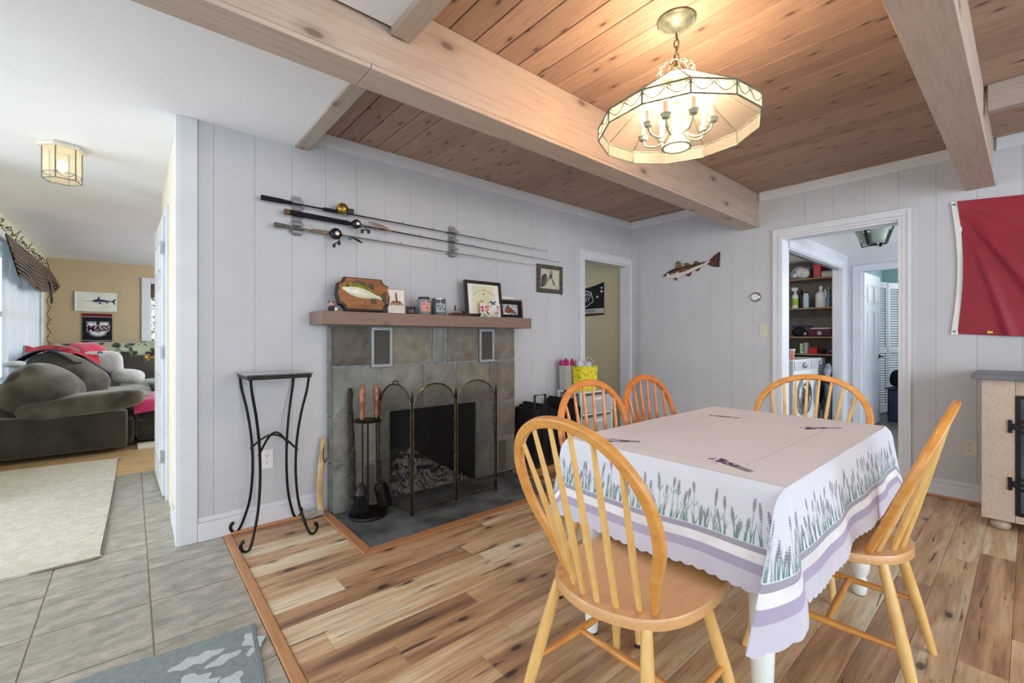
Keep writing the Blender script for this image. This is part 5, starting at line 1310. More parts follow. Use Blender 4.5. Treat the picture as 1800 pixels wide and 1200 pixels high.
# ------------------------------------------------------------------ windsor chairs
def chair(name, loc, rz, label, W_=.215, fd=.245, fw=.225, lean=.20, ns=6, hoopm=None, legm=None, seatm=None, tips=False, group='honey-coloured windsor chairs round the table'):
    hoopm = hoopm or m_hoop; legm = legm or m_leg; seatm = seatm or m_seat
    t = thing(name, (loc[0], loc[1], 0), label, 'chair', group, rz)
    so = poly_smooth([(-.185,.212),(0,.218),(.185,.212),(.212,.16),(.222,.02),(.195,-.10),(.125,-.178),(0,-.212),(-.125,-.178),(-.195,-.10),(-.222,.02),(-.212,.16)], 5)
    mb = MB(); zt = .450; rings = [(1.0, .422), (1.0, .444), (.985, .450), (.80, .448), (.4, .443)]
    n = len(so); vs = []; fs = [tuple(reversed(range(n)))]
    for s, z in [(.95, .416)]+rings: vs += [(x*s, y*s, z) for x, y in so]
    for r in range(len(rings)):
        fs += [(r*n+i, r*n+(i+1) % n, (r+1)*n+(i+1) % n, (r+1)*n+i) for i in range(n)]
    fs.append(tuple(len(rings)*n+i for i in range(n)))
    mb.add(vs, fs).build('seat', seatm, t, world=False, smooth=True, auto=50)
    HZ = .489; hp = lambda x, h: Vector((x, -.108-lean*h/HZ-.0*h, .447+h))
    ctl = [(-.152,0),(-.178,.10),(-W_*.965,.20),(-W_,.285),(-W_*.93,.36),(-W_*.72,.43),(-W_*.40,.474),(0,HZ),(W_*.40,.474),(W_*.72,.43),(W_*.93,.36),(W_,.285),(W_*.965,.20),(.178,.10),(.152,0)]
    path = catmull([hp(a, b) for a, b in ctl], 6); m = len(path)
    nrm = Vector((0, HZ, lean)).normalized()
    hh = [.030 if 10 < i < m-11 else .014+.016*min(i, m-1-i)/10 for i in range(m)]
    MB().bar(path, .022, hh, nrm).build('bow', hoopm, t, world=False, bevel=.006, seg=3, smooth=True)
    inner = sorted([(p.x, p.z-.447) for p in path], key=lambda a: a[0])
    for k in range(ns):
        f = (k-(ns-1)/2)/((ns-1)/2)
        bxx = f*.118; by = -.182+.055*f*f
        tx = f*W_*.76
        # height of bow at tx on the upper branch
        hs = [ (abs(p.x-tx), p.z-.447) for p in path if p.z-.447 > .28]
        h = min(hs)[1]-.004
        a = Vector((bxx, by, .446)); b = hp(tx, h)
        MB().tube([a, a.lerp(b, .3), a.lerp(b, .62), b], [.0085, .0105, .0085, .006], 8).build('spindle', legm if hoopm is m_hoop else hoopm, t, world=False, smooth=True)
    tops = {}
    for sx in (-1, 1):
        for sy in (-1, 1):
            a = Vector((sx*.150, sy*.140-.005, .424)); b = Vector((sx*fw, sy*fd, .0))
            tops[(sx, sy)] = (a, b)
            l = MB().tube([a, a.lerp(b, .25), a.lerp(b, .55), a.lerp(b, .985), b], [.0145, .0175, .0185, .0125, .012], 12).build('leg', legm, t, world=False, smooth=True)
            if tips: MB().tube([a.lerp(b, .972), b+Vector((0,0,.0005))], [.0145, .0142], 12).build('glide', m_blk, l, world=False)
    at = lambda sx, sy, z: tops[(sx, sy)][0].lerp(tops[(sx, sy)][1], (.424-z)/.424)
    mids = []
    for sx in (-1, 1):
        a, b = at(sx, -1, .19), at(sx, 1, .19); mids.append((a+b)/2)
        MB().tube([a, a.lerp(b, .5), b], [.0085, .0125, .0085], 10).build('stretcher', hoopm, t, world=False, smooth=True)
    MB().tube([mids[0], (mids[0]+mids[1])/2, mids[1]], [.0085, .0125, .0085], 10).build('stretcher', hoopm, t, world=False, smooth=True)
    return t
chair('windsor_chair', (1.125, .775), -PI/2, 'large golden windsor chair nearest the camera at the end of the table', W_=.222)
chair('windsor_chair', (1.985, .462), math.radians(3), 'golden windsor chair seen from the side at the right, leaning toward the wooden cabinet')
chair('windsor_chair', (2.545, .775), PI/2, 'pale eight-spindle windsor chair at the far table end before the hall doorway', W_=.262, ns=8)
chair('windsor_chair', (1.66, 1.150), PI-.02, 'windsor chair on the far long side standing in front of the yellow gift bag', W_=.232, fd=.208, fw=.222, lean=.125, hoopm=mat('amber_beech', (216,140,72), (196,120,54), scale=4, stretch=(3,3,9), rough=.3, coat=.4), legm=m_leg, tips=True)
chair('windsor_chair', (2.14, 1.150), PI+.03, 'darker orange windsor chair on the far side nearest the corner of the room', W_=.235, fd=.208, fw=.205, lean=.125, hoopm=m_orange, legm=m_orange, tips=True)

# ------------------------------------------------------------------ chandelier
CX, CY = 1.771, .984
chn = thing('chandelier', (CX, CY, 1.96), 'verdigris chandelier with a twelve-sided glass shade and candle bulbs over the dining table', 'chandelier')
m_cv = mat('pale_verdigris', (180,178,158), (124,134,116), scale=40, rough=.5, metal=.15)
m_cd = mat('dark_patina', (110,104,84), (70,70,58), scale=40, rough=.5, metal=.5)
MB().lathe([(.080, 2.509), (.080, 2.503), (.072, 2.497), (.066, 2.499), (.058, 2.492), (.044, 2.488), (.038, 2.482), (.026, 2.478), (.016, 2.468), (.010, 2.455), (0, 2.452)], (CX, CY, 0), 32).build('canopy', m_verd, chn, smooth=True)
def link(z, ang, L=.030, r=.010):
    pts = []
    for k in range(14):
        a = 2*PI*k/14; pts.append((CX+r*math.cos(a)*math.cos(ang), CY+r*math.cos(a)*math.sin(ang), z+L*math.sin(a)*.62))
    MB().tube(pts, .0026, 6, closed=True).build('chain_link', m_cd, chn, smooth=True)
for i in range(5): link(2.440-.030*i, PI/2*(i % 2)+.3)
MB().tube(catmull([(CX+.004, CY, 2.46), (CX+.012, CY-.004, 2.40), (CX+.004, CY+.008, 2.35), (CX+.03, CY-.02, 2.335), (CX+.045, CY-.03, 2.30), (CX+.03, CY-.02, 2.27)], 6), .0025, 6).build('wire', m_cv, chn)
for s in (0, 1):
    a = .3+s*PI/2
    MB().tube([(CX+.028*math.cos(k)*math.cos(a), CY+.028*math.cos(k)*math.sin(a), 2.292+.028*math.sin(k)) for k in [PI*j/10 for j in range(11)]], .003, 6).build('loop', m_cd, chn)
NS = 12; PH = .13; RR, RZ0, RZ1, RT, RZT = .327, 2.024, 2.078, .066, 2.262
rp = lambda i, r, z: Vector((CX+r*math.cos(PH+2*PI*i/NS), CY+r*math.sin(PH+2*PI*i/NS), z))
m_shade = glassy('seeded_glass', (252,244,226), .70, .25, transl=.6)
for i in range(NS):
    MB().add([rp(i, RR, RZ1), rp(i+1, RR, RZ1), rp(i+1, RT, RZT), rp(i, RT, RZT)], [(0,1,2,3)]).build('shade_panel', m_shade, chn)
for i in range(NS):
    b = MB().add([rp(i, RR, RZ0), rp(i+1, RR, RZ0), rp(i+1, RR, RZ1), rp(i, RR, RZ1)], [(0,1,2,3)]).build('rim_panel', m_shade, chn)
    A, B = rp(i, RR+.002, RZ0), rp(i+1, RR+.002, RZ0); mb = MB()
    for h in (0, 1):
        pts = []
        for t in [k/14 for k in range(15)]:
            # sagging scroll between the corners
            u = h*.5+.5*t; x = u; z = RZ1-.010-.030*math.sin(PI*t)
            pts.append(A.lerp(B, x)+Vector((0, 0, z-RZ0)))
        mb.tube(pts, .0016, 5)
        for e, sg in ((h*.5+.0, 1), (h*.5+.5, -1)):
            c = A.lerp(B, e+sg*.06)+Vector((0, 0, RZ1-.014-RZ0)); dr = (B-A).normalized()
            mb.tube([c+dr*.007*math.cos(k)*sg+Vector((0, 0, .007*math.sin(k))) for k in [PI*.1*j*1.5 for j in range(11)]], .0015, 5)
    mb.build('scroll', m_verd, b, kind=None)
mb = MB()
for i in range(NS):
    mb.tube([rp(i, RR, RZ0), rp(i, RR, RZ1)], .0036, 6); mb.tube([rp(i, RR, RZ0), rp(i+1, RR, RZ0)], .0032, 6); mb.tube([rp(i, RR, RZ1), rp(i+1, RR, RZ1)], .0036, 6)
    mb.tube([rp(i, RR, RZ1), rp(i, RT, RZT)], .0030, 6); mb.tube([rp(i, RT, RZT), rp(i+1, RT, RZT)], .003, 6)
mb.build('shade_frame', m_verd, chn)
mb = MB()
for i in range(NS):
    mb.tube(catmull([rp(i, RT, RZT), rp(i, RT+.014, RZT+.018), rp(i, RT+.004, RZT+.036), rp(i, RT-.01, RZT+.040)], 4), .0022, 5)
    mb.tube([rp(i, RT+.002, RZT+.038), rp(i+.5, RT+.002, RZT+.046), rp(i+1, RT+.002, RZT+.038)], .0022, 5)
mb.build('crown', m_cv, chn)
MB().lathe([(.006, 2.31), (.010, 2.29), (.010, 2.20), (.016, 2.19), (.012, 2.17), (.014, 2.13), (.020, 2.12), (.016, 2.10), (.018, 2.06), (.028, 2.01), (.045, 1.985), (.062, 1.968), (.060, 1.963), (.045, 1.966), (0, 1.975)], (CX, CY, 0), 28).build('column', m_cv, chn, smooth=True)
m_flame = mat('flame_bulb', (255,226,176), (255,216,160), rough=.2, emit=10)
for i in range(8):
    a = PH+2*PI*i/8+.1; R0 = .145 if i % 2 == 0 else .128; dz = 0 if i % 2 == 0 else .012
    e = Vector((math.cos(a), math.sin(a), 0)); c = Vector((CX, CY, 0))
    arm = catmull([c+e*.020+Vector((0,0,2.055)), c+e*.045+Vector((0,0,2.015)), c+e*.085+Vector((0,0,1.992+dz)), c+e*(R0-.012)+Vector((0,0,2.005+dz)), c+e*R0+Vector((0,0,2.035+dz))], 5)
    ar = MB().tube(arm, .0045, 8).build('arm', m_cv, chn, smooth=True)
    p = c+e*R0
    MB().lathe([(.004, 2.030+dz), (.016, 2.034+dz), (.019, 2.046+dz), (.022, 2.050+dz), (.019, 2.054+dz), (.008, 2.055+dz)], (p.x, p.y, 0), 16).build('bobeche', m_cv, ar, smooth=True)
    MB().lathe([(.0105, 2.053+dz), (.0105, 2.100+dz), (.007, 2.104+dz)], (p.x, p.y, 0), 12).build('candle_sleeve', mat('candle_sleeve_ivory', (236,224,196), rough=.5), ar, smooth=True)
    MB().lathe([(.006, 2.103+dz), (.013, 2.117+dz), (.014, 2.127+dz), (.008, 2.147+dz), (.002, 2.163+dz), (0, 2.165+dz)], (p.x, p.y, 0), 12).build('bulb', m_flame, ar, smooth=True)

MB().lathe([(.052, 1.9645), (0, 1.9635)], (CX, CY, 0), 24).build('downlight_lens', mat('downlight_lens', (244,246,214), (240,242,206), rough=.4, emit=1.1), chn, smooth=True)

# ------------------------------------------------------------------ wooden cabinet at the right
cab = thing('wooden_cabinet', (4.19, -.60, 0), 'washed-wood cabinet with a slate-grey top, black mesh door and bun feet at the right edge', 'cabinet')
bx('top', mat('slate_top', (112,118,124), (96,102,108), scale=6, rough=.35), (3.90, -1.55, .902, 4.44, .234, .934), cab, bevel=.004)
mb = MB(); XF = 3.945
MB().box(XF+.012, -1.5, .062, 4.43, .192, .901).build('carcass', m_cabw, cab, bevel=.003)
bx('stile', m_cabw, (XF, .0555, .062, XF+.0119, .1925, .901), cab, bevel=.003)
bx('rail', m_cabw, (XF, -1.50, .815, XF+.0119, .055, .901), cab, bevel=.003)
bx('rail', m_cabw, (XF, -1.50, .062, XF+.0119, .055, .105), cab, bevel=.003)
for x, y in ((4.0, .115), (4.35, .115), (4.0, -1.40), (4.35, -1.40)):
    MB().lathe([(.020, 0), (.038, .008), (.046, .026), (.040, .046), (.024, .056), (.022, .062)], (x, y, 0), 24).build('bun_foot', m_cabw, cab, smooth=True)
dr_ = MB(); dr_.box(XF-.006, .035, .110, XF+.010, .052, .810); dr_.box(XF-.006, -.60, .793, XF+.010, .035, .810); dr_.box(XF-.006, -.60, .110, XF+.010, .035, .127); dr_.box(XF-.006, -.60, .127, XF+.010, -.583, .793)
dd = dr_.build('door', m_black, cab, bevel=.001)
m_meshp = mat('charcoal_mesh', (96,104,110), (64,70,76), scale=3, rough=.35, metal=.3)
bx('mesh_panel', m_meshp, (XF+.002, -.583, .127, XF+.006, .035, .793), dd)
mb = MB()
for k in range(40): mb.box(XF+.0005, .035-.0155*k-.001, .127, XF+.002, .035-.0155*k+.001, .793)
for k in range(43): mb.box(XF+.0002, -.583, .127+.0155*k, XF+.0018, .035, .127+.0155*k+.002)
mb.build('wire_grid', m_black, dd, kind='stuff')
for z in (.292, .630):
    mb = MB(); mb.box(XF-.010, .066, z-.038, XF-.0005, .084, z-.012); mb.box(XF-.010, .066, z+.012, XF-.0005, .084, z+.038); mb.box(XF-.008, .066, z-.012, XF-.0005, .084, z+.012)
    mb.box(XF-.014, .040, z-.018, XF-.001, .066, z+.018)
    for q_ in (-.030, 0, .030): mb.box(XF-.012, .018, z+q_-.009, XF-.007, .040, z+q_+.009)
    mb.build('hinge', m_black, cab, bevel=.001)

# ------------------------------------------------------------------ red flag
flg = thing('red_flag', (XB, -.3, 1.17), 'dark red flag with a white header strip hanging on the back wall above the cabinet', 'flag')
m_flag = mat('crimson_nylon', (150,22,48), (140,18,42), scale=3, rough=.55, sheen=.3, coords='geo')
def flagf(u, v):
    yl = .335-.030*math.sin(PI*v)*1.0-.0*v
    y = yl+(-1.15-yl)*u
    z0, z1 = 1.182-.028*math.sin(min(u*2.4, 1)*PI*.5), 2.122-.05*math.sin(min(u*2, 1)*PI*.5)*.9
    z = z0+(z1-z0)*v
    d = u*1.5; w = (1-v)*.94
    fold = 0
    for sl, of, am in ((.85, .02, .010), (1.75, .05, .018), (3.1, .16, .013)):
        s = w-sl*d-of; sg_ = .028+.16*d
        fold += am*math.exp(-(s/sg_)**2)*min(1, d*9)
    fold += .006*math.sin(u*9+v*4)
    return (XB-.012-abs(fold)*1.9-.004*u, y, z)
MB().grid(flagf, 90, 60).build('cloth', m_flag, flg, smooth=True, auto=180)
def hdr(u, v):
    y = .368-.034*math.sin(PI*v)+(-.036)*u; return (XB-.013, y-.002*0, 1.176+.948*v)
o = MB().grid(hdr, 2, 24).build('header_strip', m_white, flg, smooth=True)
for z, y in ((2.10, .352), (1.20, .350)):
    MB().lathe([(.010, 0), (.010, .002), (.0045, .0025), (.0045, 0)], (XB-.014, y, z), 16, Mx).build('grommet', m_silver, flg, smooth=True)
MB().prism([(.0+.020*math.cos(k*PI/4)*(1 if k % 2 else .55), .012*math.sin(k*PI/4)*(1 if k % 2 else .6)) for k in range(8)], 0, .002, lambda a, b, d: (XB-.036-d, .175-a, 1.192+b)).build('emblem', m_gold, flg)

# ------------------------------------------------------------------ back hall beyond the small doorway
struct('wall_back_hall', m_cream, [(4.50, YW+.11, 0, 4.62, 6.3, 2.5), (3.1, 6.3, 0, 4.62, 6.4, 2.5)])
struct('ceiling_back_hall', m_ceil, [(3.3, YW+.11, 2.40, 4.5, 6.3, 2.44)])
pn = thing('team_banner', (4.50, 3.80, 1.43), 'black banner with a white hexagonal badge and a white bottom band in the back hall', 'banner')
def bnf(u, v):
    y = 3.472+.70*u; top = 1.858-.055*math.sin(PI*u)-.01*u; bot = 1.448-.012*math.sin(PI*u)
    return (4.497-.004*math.sin(u*7), y, bot+(top-bot)*v)
MB().grid(bnf, 24, 10).build('cloth', m_blkc, pn, smooth=True)
bf = lambda a, b, d: (4.491-d, 4.172-a, 1.44+b)      # a: left to right as seen
MB().prism([(0,.028),(.70,.028),(.70,.092),(0,.080)], 0, .0006, bf).build('band', mat('banner_white', (214,208,204), rough=.8), pn)
MB().prism([(0,.008),(.70,.010),(.70,.020),(0,.017)], 0, .0006, bf).build('stripe', m_maroon, pn)
hx = [(.17,.30),(.26,.33),(.42,.33),(.505,.30),(.54,.18),(.38,.095),(.30,.095),(.14,.18)]
mb = MB(); c = Vector((.34, .215))
inn = [((a-c.x)*.93+c.x, (b-c.y)*.91+c.y) for a, b in hx]
n = len(hx); vs = [bf(a, b, .001) for a, b in hx]+[bf(a, b, .001) for a, b in inn]
mb.add(vs, [(i, (i+1) % n, n+(i+1) % n, n+i) for i in range(n)]).build('badge_outline', m_wpr, pn)
text_mb('TOWN', .075, lambda a, b, d: bf(.345+a*1.25, .268+b, .0012), offset=.0008).build('lettering', m_wpr, pn)
text_mb('NIGHT', .075, lambda a, b, d: bf(.345+a*1.2, .205+b, .0012), offset=.0008).build('lettering', m_wpr, pn)
star = [(.030*(1 if k % 2 == 0 else .42)*math.cos(PI/2+k*PI/5), .022*(1 if k % 2 == 0 else .42)*math.sin(PI/2+k*PI/5)) for k in range(10)]
MB().prism([(.60+a, .235+b) for a, b in star], .001, .0014, bf).build('star', m_wpr, pn)
for b_, r in ((.345, .016), (.30, .020), (.26, .014), (.215, .014)):
    MB().prism([(.668+r*math.cos(k*PI/5), b_+r*math.sin(k*PI/5)*.8) for k in range(10)], .001, .0014, bf).build('patch', m_wpr if r != .014 else m_maroon, pn)
mb = MB(); q = random.Random(3)
for k in range(9): mb.prism([(.40+.018*k, .056), (.412+.018*k, .056), (.412+.018*k, .072+q.uniform(0, .006)), (.40+.018*k, .070)], .0008, .0012, bf)
for k in range(10): mb.prism([(.43+.012*k, .038), (.438+.012*k, .038), (.438+.012*k, .047), (.43+.012*k, .047)], .0008, .0012, bf)
mb.build('small_lettering', m_ink, pn)

# storage cart with gift bags
m_clear = mat('frosted_plastic', (206,212,214), (196,204,206), scale=4, rough=.35, trans=.0, alpha=.75)
ct = thing('storage_drawers', (3.42, 2.87, 0), 'white plastic storage tower with frosted drawers by the small doorway', 'drawers')
bx('top', m_white, (3.17, 2.715, .628, 3.665, 3.02, .645), ct, bevel=.004)
mb = MB()
for x in (3.175, 3.64):
    for y in (2.72, 2.995): mb.box(x, y, 0, x+.020, y+.020, .628)
mb.box(3.175, 2.72, .42, 3.66, 3.015, .435); mb.box(3.175, 2.72, .21, 3.66, 3.015, .225); mb.box(3.175, 2.72, .01, 3.66, 3.015, .03)
mb.build('frame', m_white, ct, bevel=.002)
for z in (.034, .229, .439):
    d = bx('drawer', m_clear, (3.20, 2.712, z, 3.635, 2.99, z+.165), ct, bevel=.008)
    bx('drawer_pull', m_white, (3.36, 2.703, z+.12, 3.48, 2.712, z+.145), d, bevel=.002)
tag(MB().ell((3.45, 2.74+.1, .30), (.07, .05, .04), bump=.2, bs=12).build('green_cloth', mat('green_cloth', (90,150,90), rough=.8), smooth=True), 'green item inside the middle frosted drawer', 'cloth')
def giftbag(x0, y0, x1, y1, z0, z1, mt, tissue, label, hmat):
    t = thing('gift_bag', ((x0+x1)/2, (y0+y1)/2, z0), label, 'gift bag')
    mb = MB(); P = [(x0,y0,z0),(x1,y0,z0),(x1,y1,z0),(x0,y1,z0)]; dx = .006
    Q = [(x0-dx,y0-dx,z1),(x1+dx,y0-dx,z1),(x1+dx,y1+dx,z1),(x0-dx,y1+dx,z1)]
    mb.add(P+Q, [(0,1,2,3),(0,4,5,1),(1,5,6,2),(2,6,7,3),(3,7,4,0)])
    o = mb.build('bag', mt, t); s = o.modifiers.new('s', 'SOLIDIFY'); s.thickness = .0015
    q = random.Random(int(x0*100)); mb = MB()
    for i in range(9):
        cx_, cy_ = q.uniform(x0+.02, x1-.02), (y0+y1)/2+q.uniform(-.02, .02); h = q.uniform(.03, .07); r = q.uniform(.02, .035); a0 = q.uniform(0, 3)
        b = [(cx_+r*.6*math.cos(a0+k*PI/3), cy_+r*.6*math.sin(a0+k*PI/3), z1-.05) for k in range(6)]
        tt = [(cx_+r*1.3*math.cos(a0+k*PI/3), cy_+r*1.1*math.sin(a0+k*PI/3), z1+h*(1 if k % 2 else .5)) for k in range(6)]
        mb.add(b+tt+[(cx_, cy_, z1-.02)], [(k, (k+1) % 6, 6+(k+1) % 6, 6+k) for k in range(6)]+[(6+k, 6+(k+1) % 6, 12) for k in range(6)])
    mb.build('tissue_paper', tissue, t)
    for y in (y0-.004, y1+.004):
        w = (x1-x0)*.25; c = (x0+x1)/2
        MB().tube(catmull([(c-w, y, z1-.01), (c-w*.9, y, z1+.05), (c-w*.3, y+.01, z1+.085), (c+w*.3, y+.01, z1+.085), (c+w*.9, y, z1+.05), (c+w, y, z1-.01)], 5), .0025, 6).build('handle', hmat, t)
    return t
m_sb = mat('silver_glitter_paper', (206,208,206), (160,164,166), scale=120, rough=.4, metal=.2); m_yb = mat('yellow_leaf_paper', (236,222,40), (150,160,30), scale=42, rough=.5, lo=.36, hi=.46, detail=1)
giftbag(3.175, 2.905, 3.345, 2.985, .6455, .885, m_sb, mat('magenta_tissue', (206,70,130), (176,40,104), scale=20, rough=.7), 'silver-white gift bag with magenta tissue behind the yellow one', m_white)
giftbag(3.252, 2.785, 3.490, 2.875, .6455, .880, m_yb, mat('white_tissue', (214,216,226), (190,194,208), scale=20, rough=.7), 'yellow patterned gift bag with white tissue on the storage tower', m_ivory)
# black folding carts / cases by the wall
def case(x0, x1, y0, y1, h, label, full=False):
    t = thing('folding_cart', ((x0+x1)/2, (y0+y1)/2, 0), label, 'cart')
    mb = MB(); n = 7
    for i in range(n):
        xx = x0+(x1-x0)*i/n; z = h-.020*abs(i-2)
        mb.box(xx+.002, y0+.01*(i % 2), .06, xx+(x1-x0)/n-.002, y1, z)
    mb.build('body', m_blkfab, t, bevel=.008)
    mb = MB(); cx_ = x0+(x1-x0)*.35; w = .065
    mb.tube([(cx_-w, y0+.05, h-.10), (cx_-w, y0+.05, h+.075), (cx_+w, y0+.05, h+.075), (cx_+w, y0+.05, h-.10)], .011, 8)
    mb.build('handle', m_blk, t, bevel=0)
    for x in (x0+.03, x1-.03):
        MB().lathe([(0, -.012), (.034, -.012), (.038, -.006), (.038, .006), (.034, .012), (0, .012)], (x, y0+.03, .039), 16, Matrix.Rotation(PI/2, 3, 'Y')).build('wheel', m_blk, t, smooth=True)
    MB().tube(catmull([(x1-.02, y0-.002, h*.75), (x1-.03, y0-.012, h*.4), (x1-.08, y0-.010, .15)], 6), .004, 5).build('strap', m_blk, t)
    return t
case(2.62, 2.95, 2.76, 3.02, .575, 'black folding cart with a handle right of the fireplace')
case(3.0, 3.16, 2.70, 3.02, .60, 'second black folding cart beside the storage tower')
tag(bx('wooden_board', m_borderx, (2.60, 2.73, .0, 2.98, 2.755, .035), bevel=.003), 'reddish wooden board on the floor under the black cart', 'board')

# ------------------------------------------------------------------ hall beyond the wide doorway
struct('wall_hall_left', m_hall, [(XB+.13, 1.525, 0, 4.86, 1.62, 2.3), (4.86, 1.525, 2.03, 6.73, 1.62, 2.3), (6.73, 1.525, 0, 7.0, 1.62, 2.3)])
struct('wall_hall_far', m_hall, [(7.0, 1.392, 0, 7.1, 1.62, 2.3), (7.0, .62, 1.995, 7.1, 1.392, 2.3), (7.0, -.9, 0, 7.1, .62, 2.3)])
struct('ceiling_hall', m_ceil, [(XB+.13, -1.2, 2.20, 7.12, 2.75, 2.24)])
struct('trim_10', m_trim, [(6.735, 1.508, 0, 6.83, 1.525, 2.11), (4.83, 1.508, 2.03, 6.735, 1.525, 2.11), (6.722, 1.522, 0, 6.735, 1.625, 2.03), (6.83, 1.512, 0, 6.85, 1.525, 2.11), (4.84, 1.522, 2.018, 6.73, 1.625, 2.032)], bevel=.003)
struct('trim_11', m_trim, [(6.982, 1.388, 0, 7.0, 1.470, 2.07), (6.982, .56, 1.992, 7.0, 1.388, 2.07), (6.985, 1.378, 0, 7.105, 1.392, 1.995)], bevel=.003)
struct('closet_track', m_silver, [(4.86, 1.56, 2.005, 6.72, 1.59, 2.018)])
struct('wall_closet', m_closet, [(7.11, 1.62, 0, 7.16, 2.7, 2.2), (4.7, 2.65, 0, 7.16, 2.72, 2.2), (XB+.13, 1.62, 0, 4.72, 2.7, 2.2)])
m_shw = mat('raw_pine_shelf', (168,142,112), (140,114,88), scale=6, stretch=(8,1,8), rough=.7)
for z, lab in ((1.935, 'top'), (1.54, 'second'), (1.155, 'third'), (.925, 'lowest')):
    tag(bx('closet_shelf', m_shw, (6.85, 1.628, z, 7.105, 2.6, z+.018), bevel=.002), lab+' raw wooden shelf in the laundry closet', 'shelf', 'laundry closet shelves')
def washer(x0, label):
    t = thing('washing_machine', (x0+.297, 2.07, 0), label, 'washer')
    MB().box(x0, 1.752, .02, x0+.595, 2.40, .90).build('cabinet', m_wenamel, t, bevel=.012)
    MB().box(x0+.01, 1.744, .775, x0+.585, 1.7515, .885).build('control_panel', mat('panel_silver', (206,210,214), (196,200,206), rough=.35), t, bevel=.003)
    My = Matrix.Rotation(PI/2, 3, 'X')
    MB().lathe([(.035, 0), (.033, .028), (.026, .034), (0, .035)], (x0+.30, 1.743, .83), 20, My).build('knob', m_silver, t, smooth=True)
    MB().lathe([(.215, 0), (.215, .03), (.19, .045), (.165, .045), (.150, .02), (.150, 0)], (x0+.30, 1.7515, .46), 32, My).build('door_ring', m_silver, t, smooth=True)
    MB().lathe([(.150, .012), (.120, .035), (.06, .048), (0, .050)], (x0+.30, 1.7515, .46), 28, My).build('door_glass', mat('dark_door_glass', (30,36,44), (20,24,30), rough=.08, coat=1), t, smooth=True)
    bx('badge', m_navy, (x0+.03, 1.748, .66, x0+.12, 1.7518, .69), t)
    return t
washer(5.74, 'white front-loading washer nearest the doorway'); washer(6.345, 'second white front-loader deeper in the closet')
# closet items
def bottle(name, y, x, z, r, h, mt, cap, label, cat='bottle', sh=.72, neck=.35, lab=None, sy=1):
    t = thing(name, (x, y, z), label, cat)
    Msc = Matrix(((1, 0, 0), (0, sy, 0), (0, 0, 1)))
    MB().lathe([(0, .001), (r*.96, .001), (r, .006), (r, h*sh), (r*.75, h*(sh+.08)), (r*neck, h*(sh+.14)), (r*neck, h*.92)], (x, y, z), 18, Msc).build('body', mt, t, smooth=True)
    MB().lathe([(r*neck*1.2, h*.90), (r*neck*1.2, h*.99), (0, h)], (x, y, z), 12, Msc).build('cap', cap, t, smooth=True)
    if lab: MB().lathe([(r*1.015, h*.18), (r*1.015, h*.58)], (x, y, z), 18, Msc).build('label_wrap', lab, t, smooth=True)
    return t
s1, s2, s3, s4 = 1.953+.0005, 1.558+.0005, 1.173+.0005, .943+.0005
m_bagp = mat('printed_plastic_bag', (222,222,226), (120,140,170), scale=22, rough=.35, lo=.36, hi=.5, detail=2)
tag(MB().ell((6.94, 2.03, s1+.085), (.08, .12, .085), p=.7, bump=.35, bs=14, flatb=.99).build('plastic_bag', m_bagp, smooth=True), 'crumpled white and blue printed bag on the top closet shelf', 'bag')
m_redp = mat('red_box', (204,30,48), (180,20,38), scale=6, rough=.4)
rb = thing('red_box', (6.94, 1.825, s1), 'bright red box on the top closet shelf', 'box')
MB().prism([(1.787,0),(1.865,0),(1.872,.17),(1.858,.185),(1.85,.172),(1.83,.188),(1.815,.172),(1.80,.186),(1.787,.172)], 6.87, 7.02, lambda a, b, d: (d, a, s1+b)).build('box', m_redp, rb, bevel=.004)
bk = thing('white_basket', (6.95, 1.72, s1), 'small white lattice basket on the top closet shelf', 'basket')
mb = MB()
for k in range(8): mb.tube([(6.875, 1.66+.016*k, s1+.002), (6.868, 1.652+.018*k, s1+.07)], .0025, 4)
for k in range(5): mb.tube([(6.874-.0015*k, 1.652, s1+.004+.016*k), (6.874-.0015*k, 1.778, s1+.004+.016*k)], .003, 4)
mb.build('lattice', m_white, bk); bx('liner', m_ivory, (6.878, 1.66, s1, 7.0, 1.77, s1+.055), bk)
m_lime = mat('lime_label', (170,206,70), (140,180,50), scale=30, rough=.5)
sp = bottle('spray_bottle', 2.095, 6.92, s2, .040, .23, m_white, m_white, 'white spray bottle with a lime label on the second closet shelf', lab=m_lime)
MB().prism([(-.02,0),(.03,0),(.035,.02),(.05,.035),(.03,.05),(-.03,.05),(-.03,.02)], 6.905, 6.935, lambda a, b, d: (d, 2.095+a, s2+.235+b)).build('trigger_head', m_white, sp, bevel=.003)
bottle('dark_bottle', 2.030, 6.95, s2, .030, .26, mat('dark_purple_plastic', (40,32,52), (26,20,36), rough=.35), m_blk, 'dark purple bottle beside the spray bottle')
bottle('aerosol_can', 1.962, 6.90, s2, .036, .195, mat('pale_blue_can', (206,222,230), (150,196,214), scale=30, rough=.35), m_white, 'white and pale blue spray can on the second closet shelf', 'can', sh=.84, neck=.7)
m_jugp = mat('milky_plastic', (232,234,240), (224,226,234), rough=.4)
jg = bottle('detergent_jug', 1.800, 6.94, s2, .062, .285, m_jugp, m_white, 'large white plastic jug on the second closet shelf', 'jug', sh=.62, neck=.32)
MB().tube(catmull([(6.90, 1.75, s2+.23), (6.89, 1.735, s2+.20), (6.89, 1.735, s2+.14), (6.90, 1.75, s2+.11)], 5), .010, 8).build('handle', m_jugp, jg, smooth=True)
bottle('clear_bottle', 1.716, 6.93, s2, .017, .26, mat('pale_clear_bottle', (170,182,192), (140,154,168), rough=.2), m_white, 'slim clear bottle right of the jug')
bottle('teal_bottle', 1.672, 6.93, s2, .026, .27, mat('teal_bottle', (36,78,92), (24,56,70), scale=20, rough=.3), m_blk, 'dark teal bottle at the right end of the second shelf')
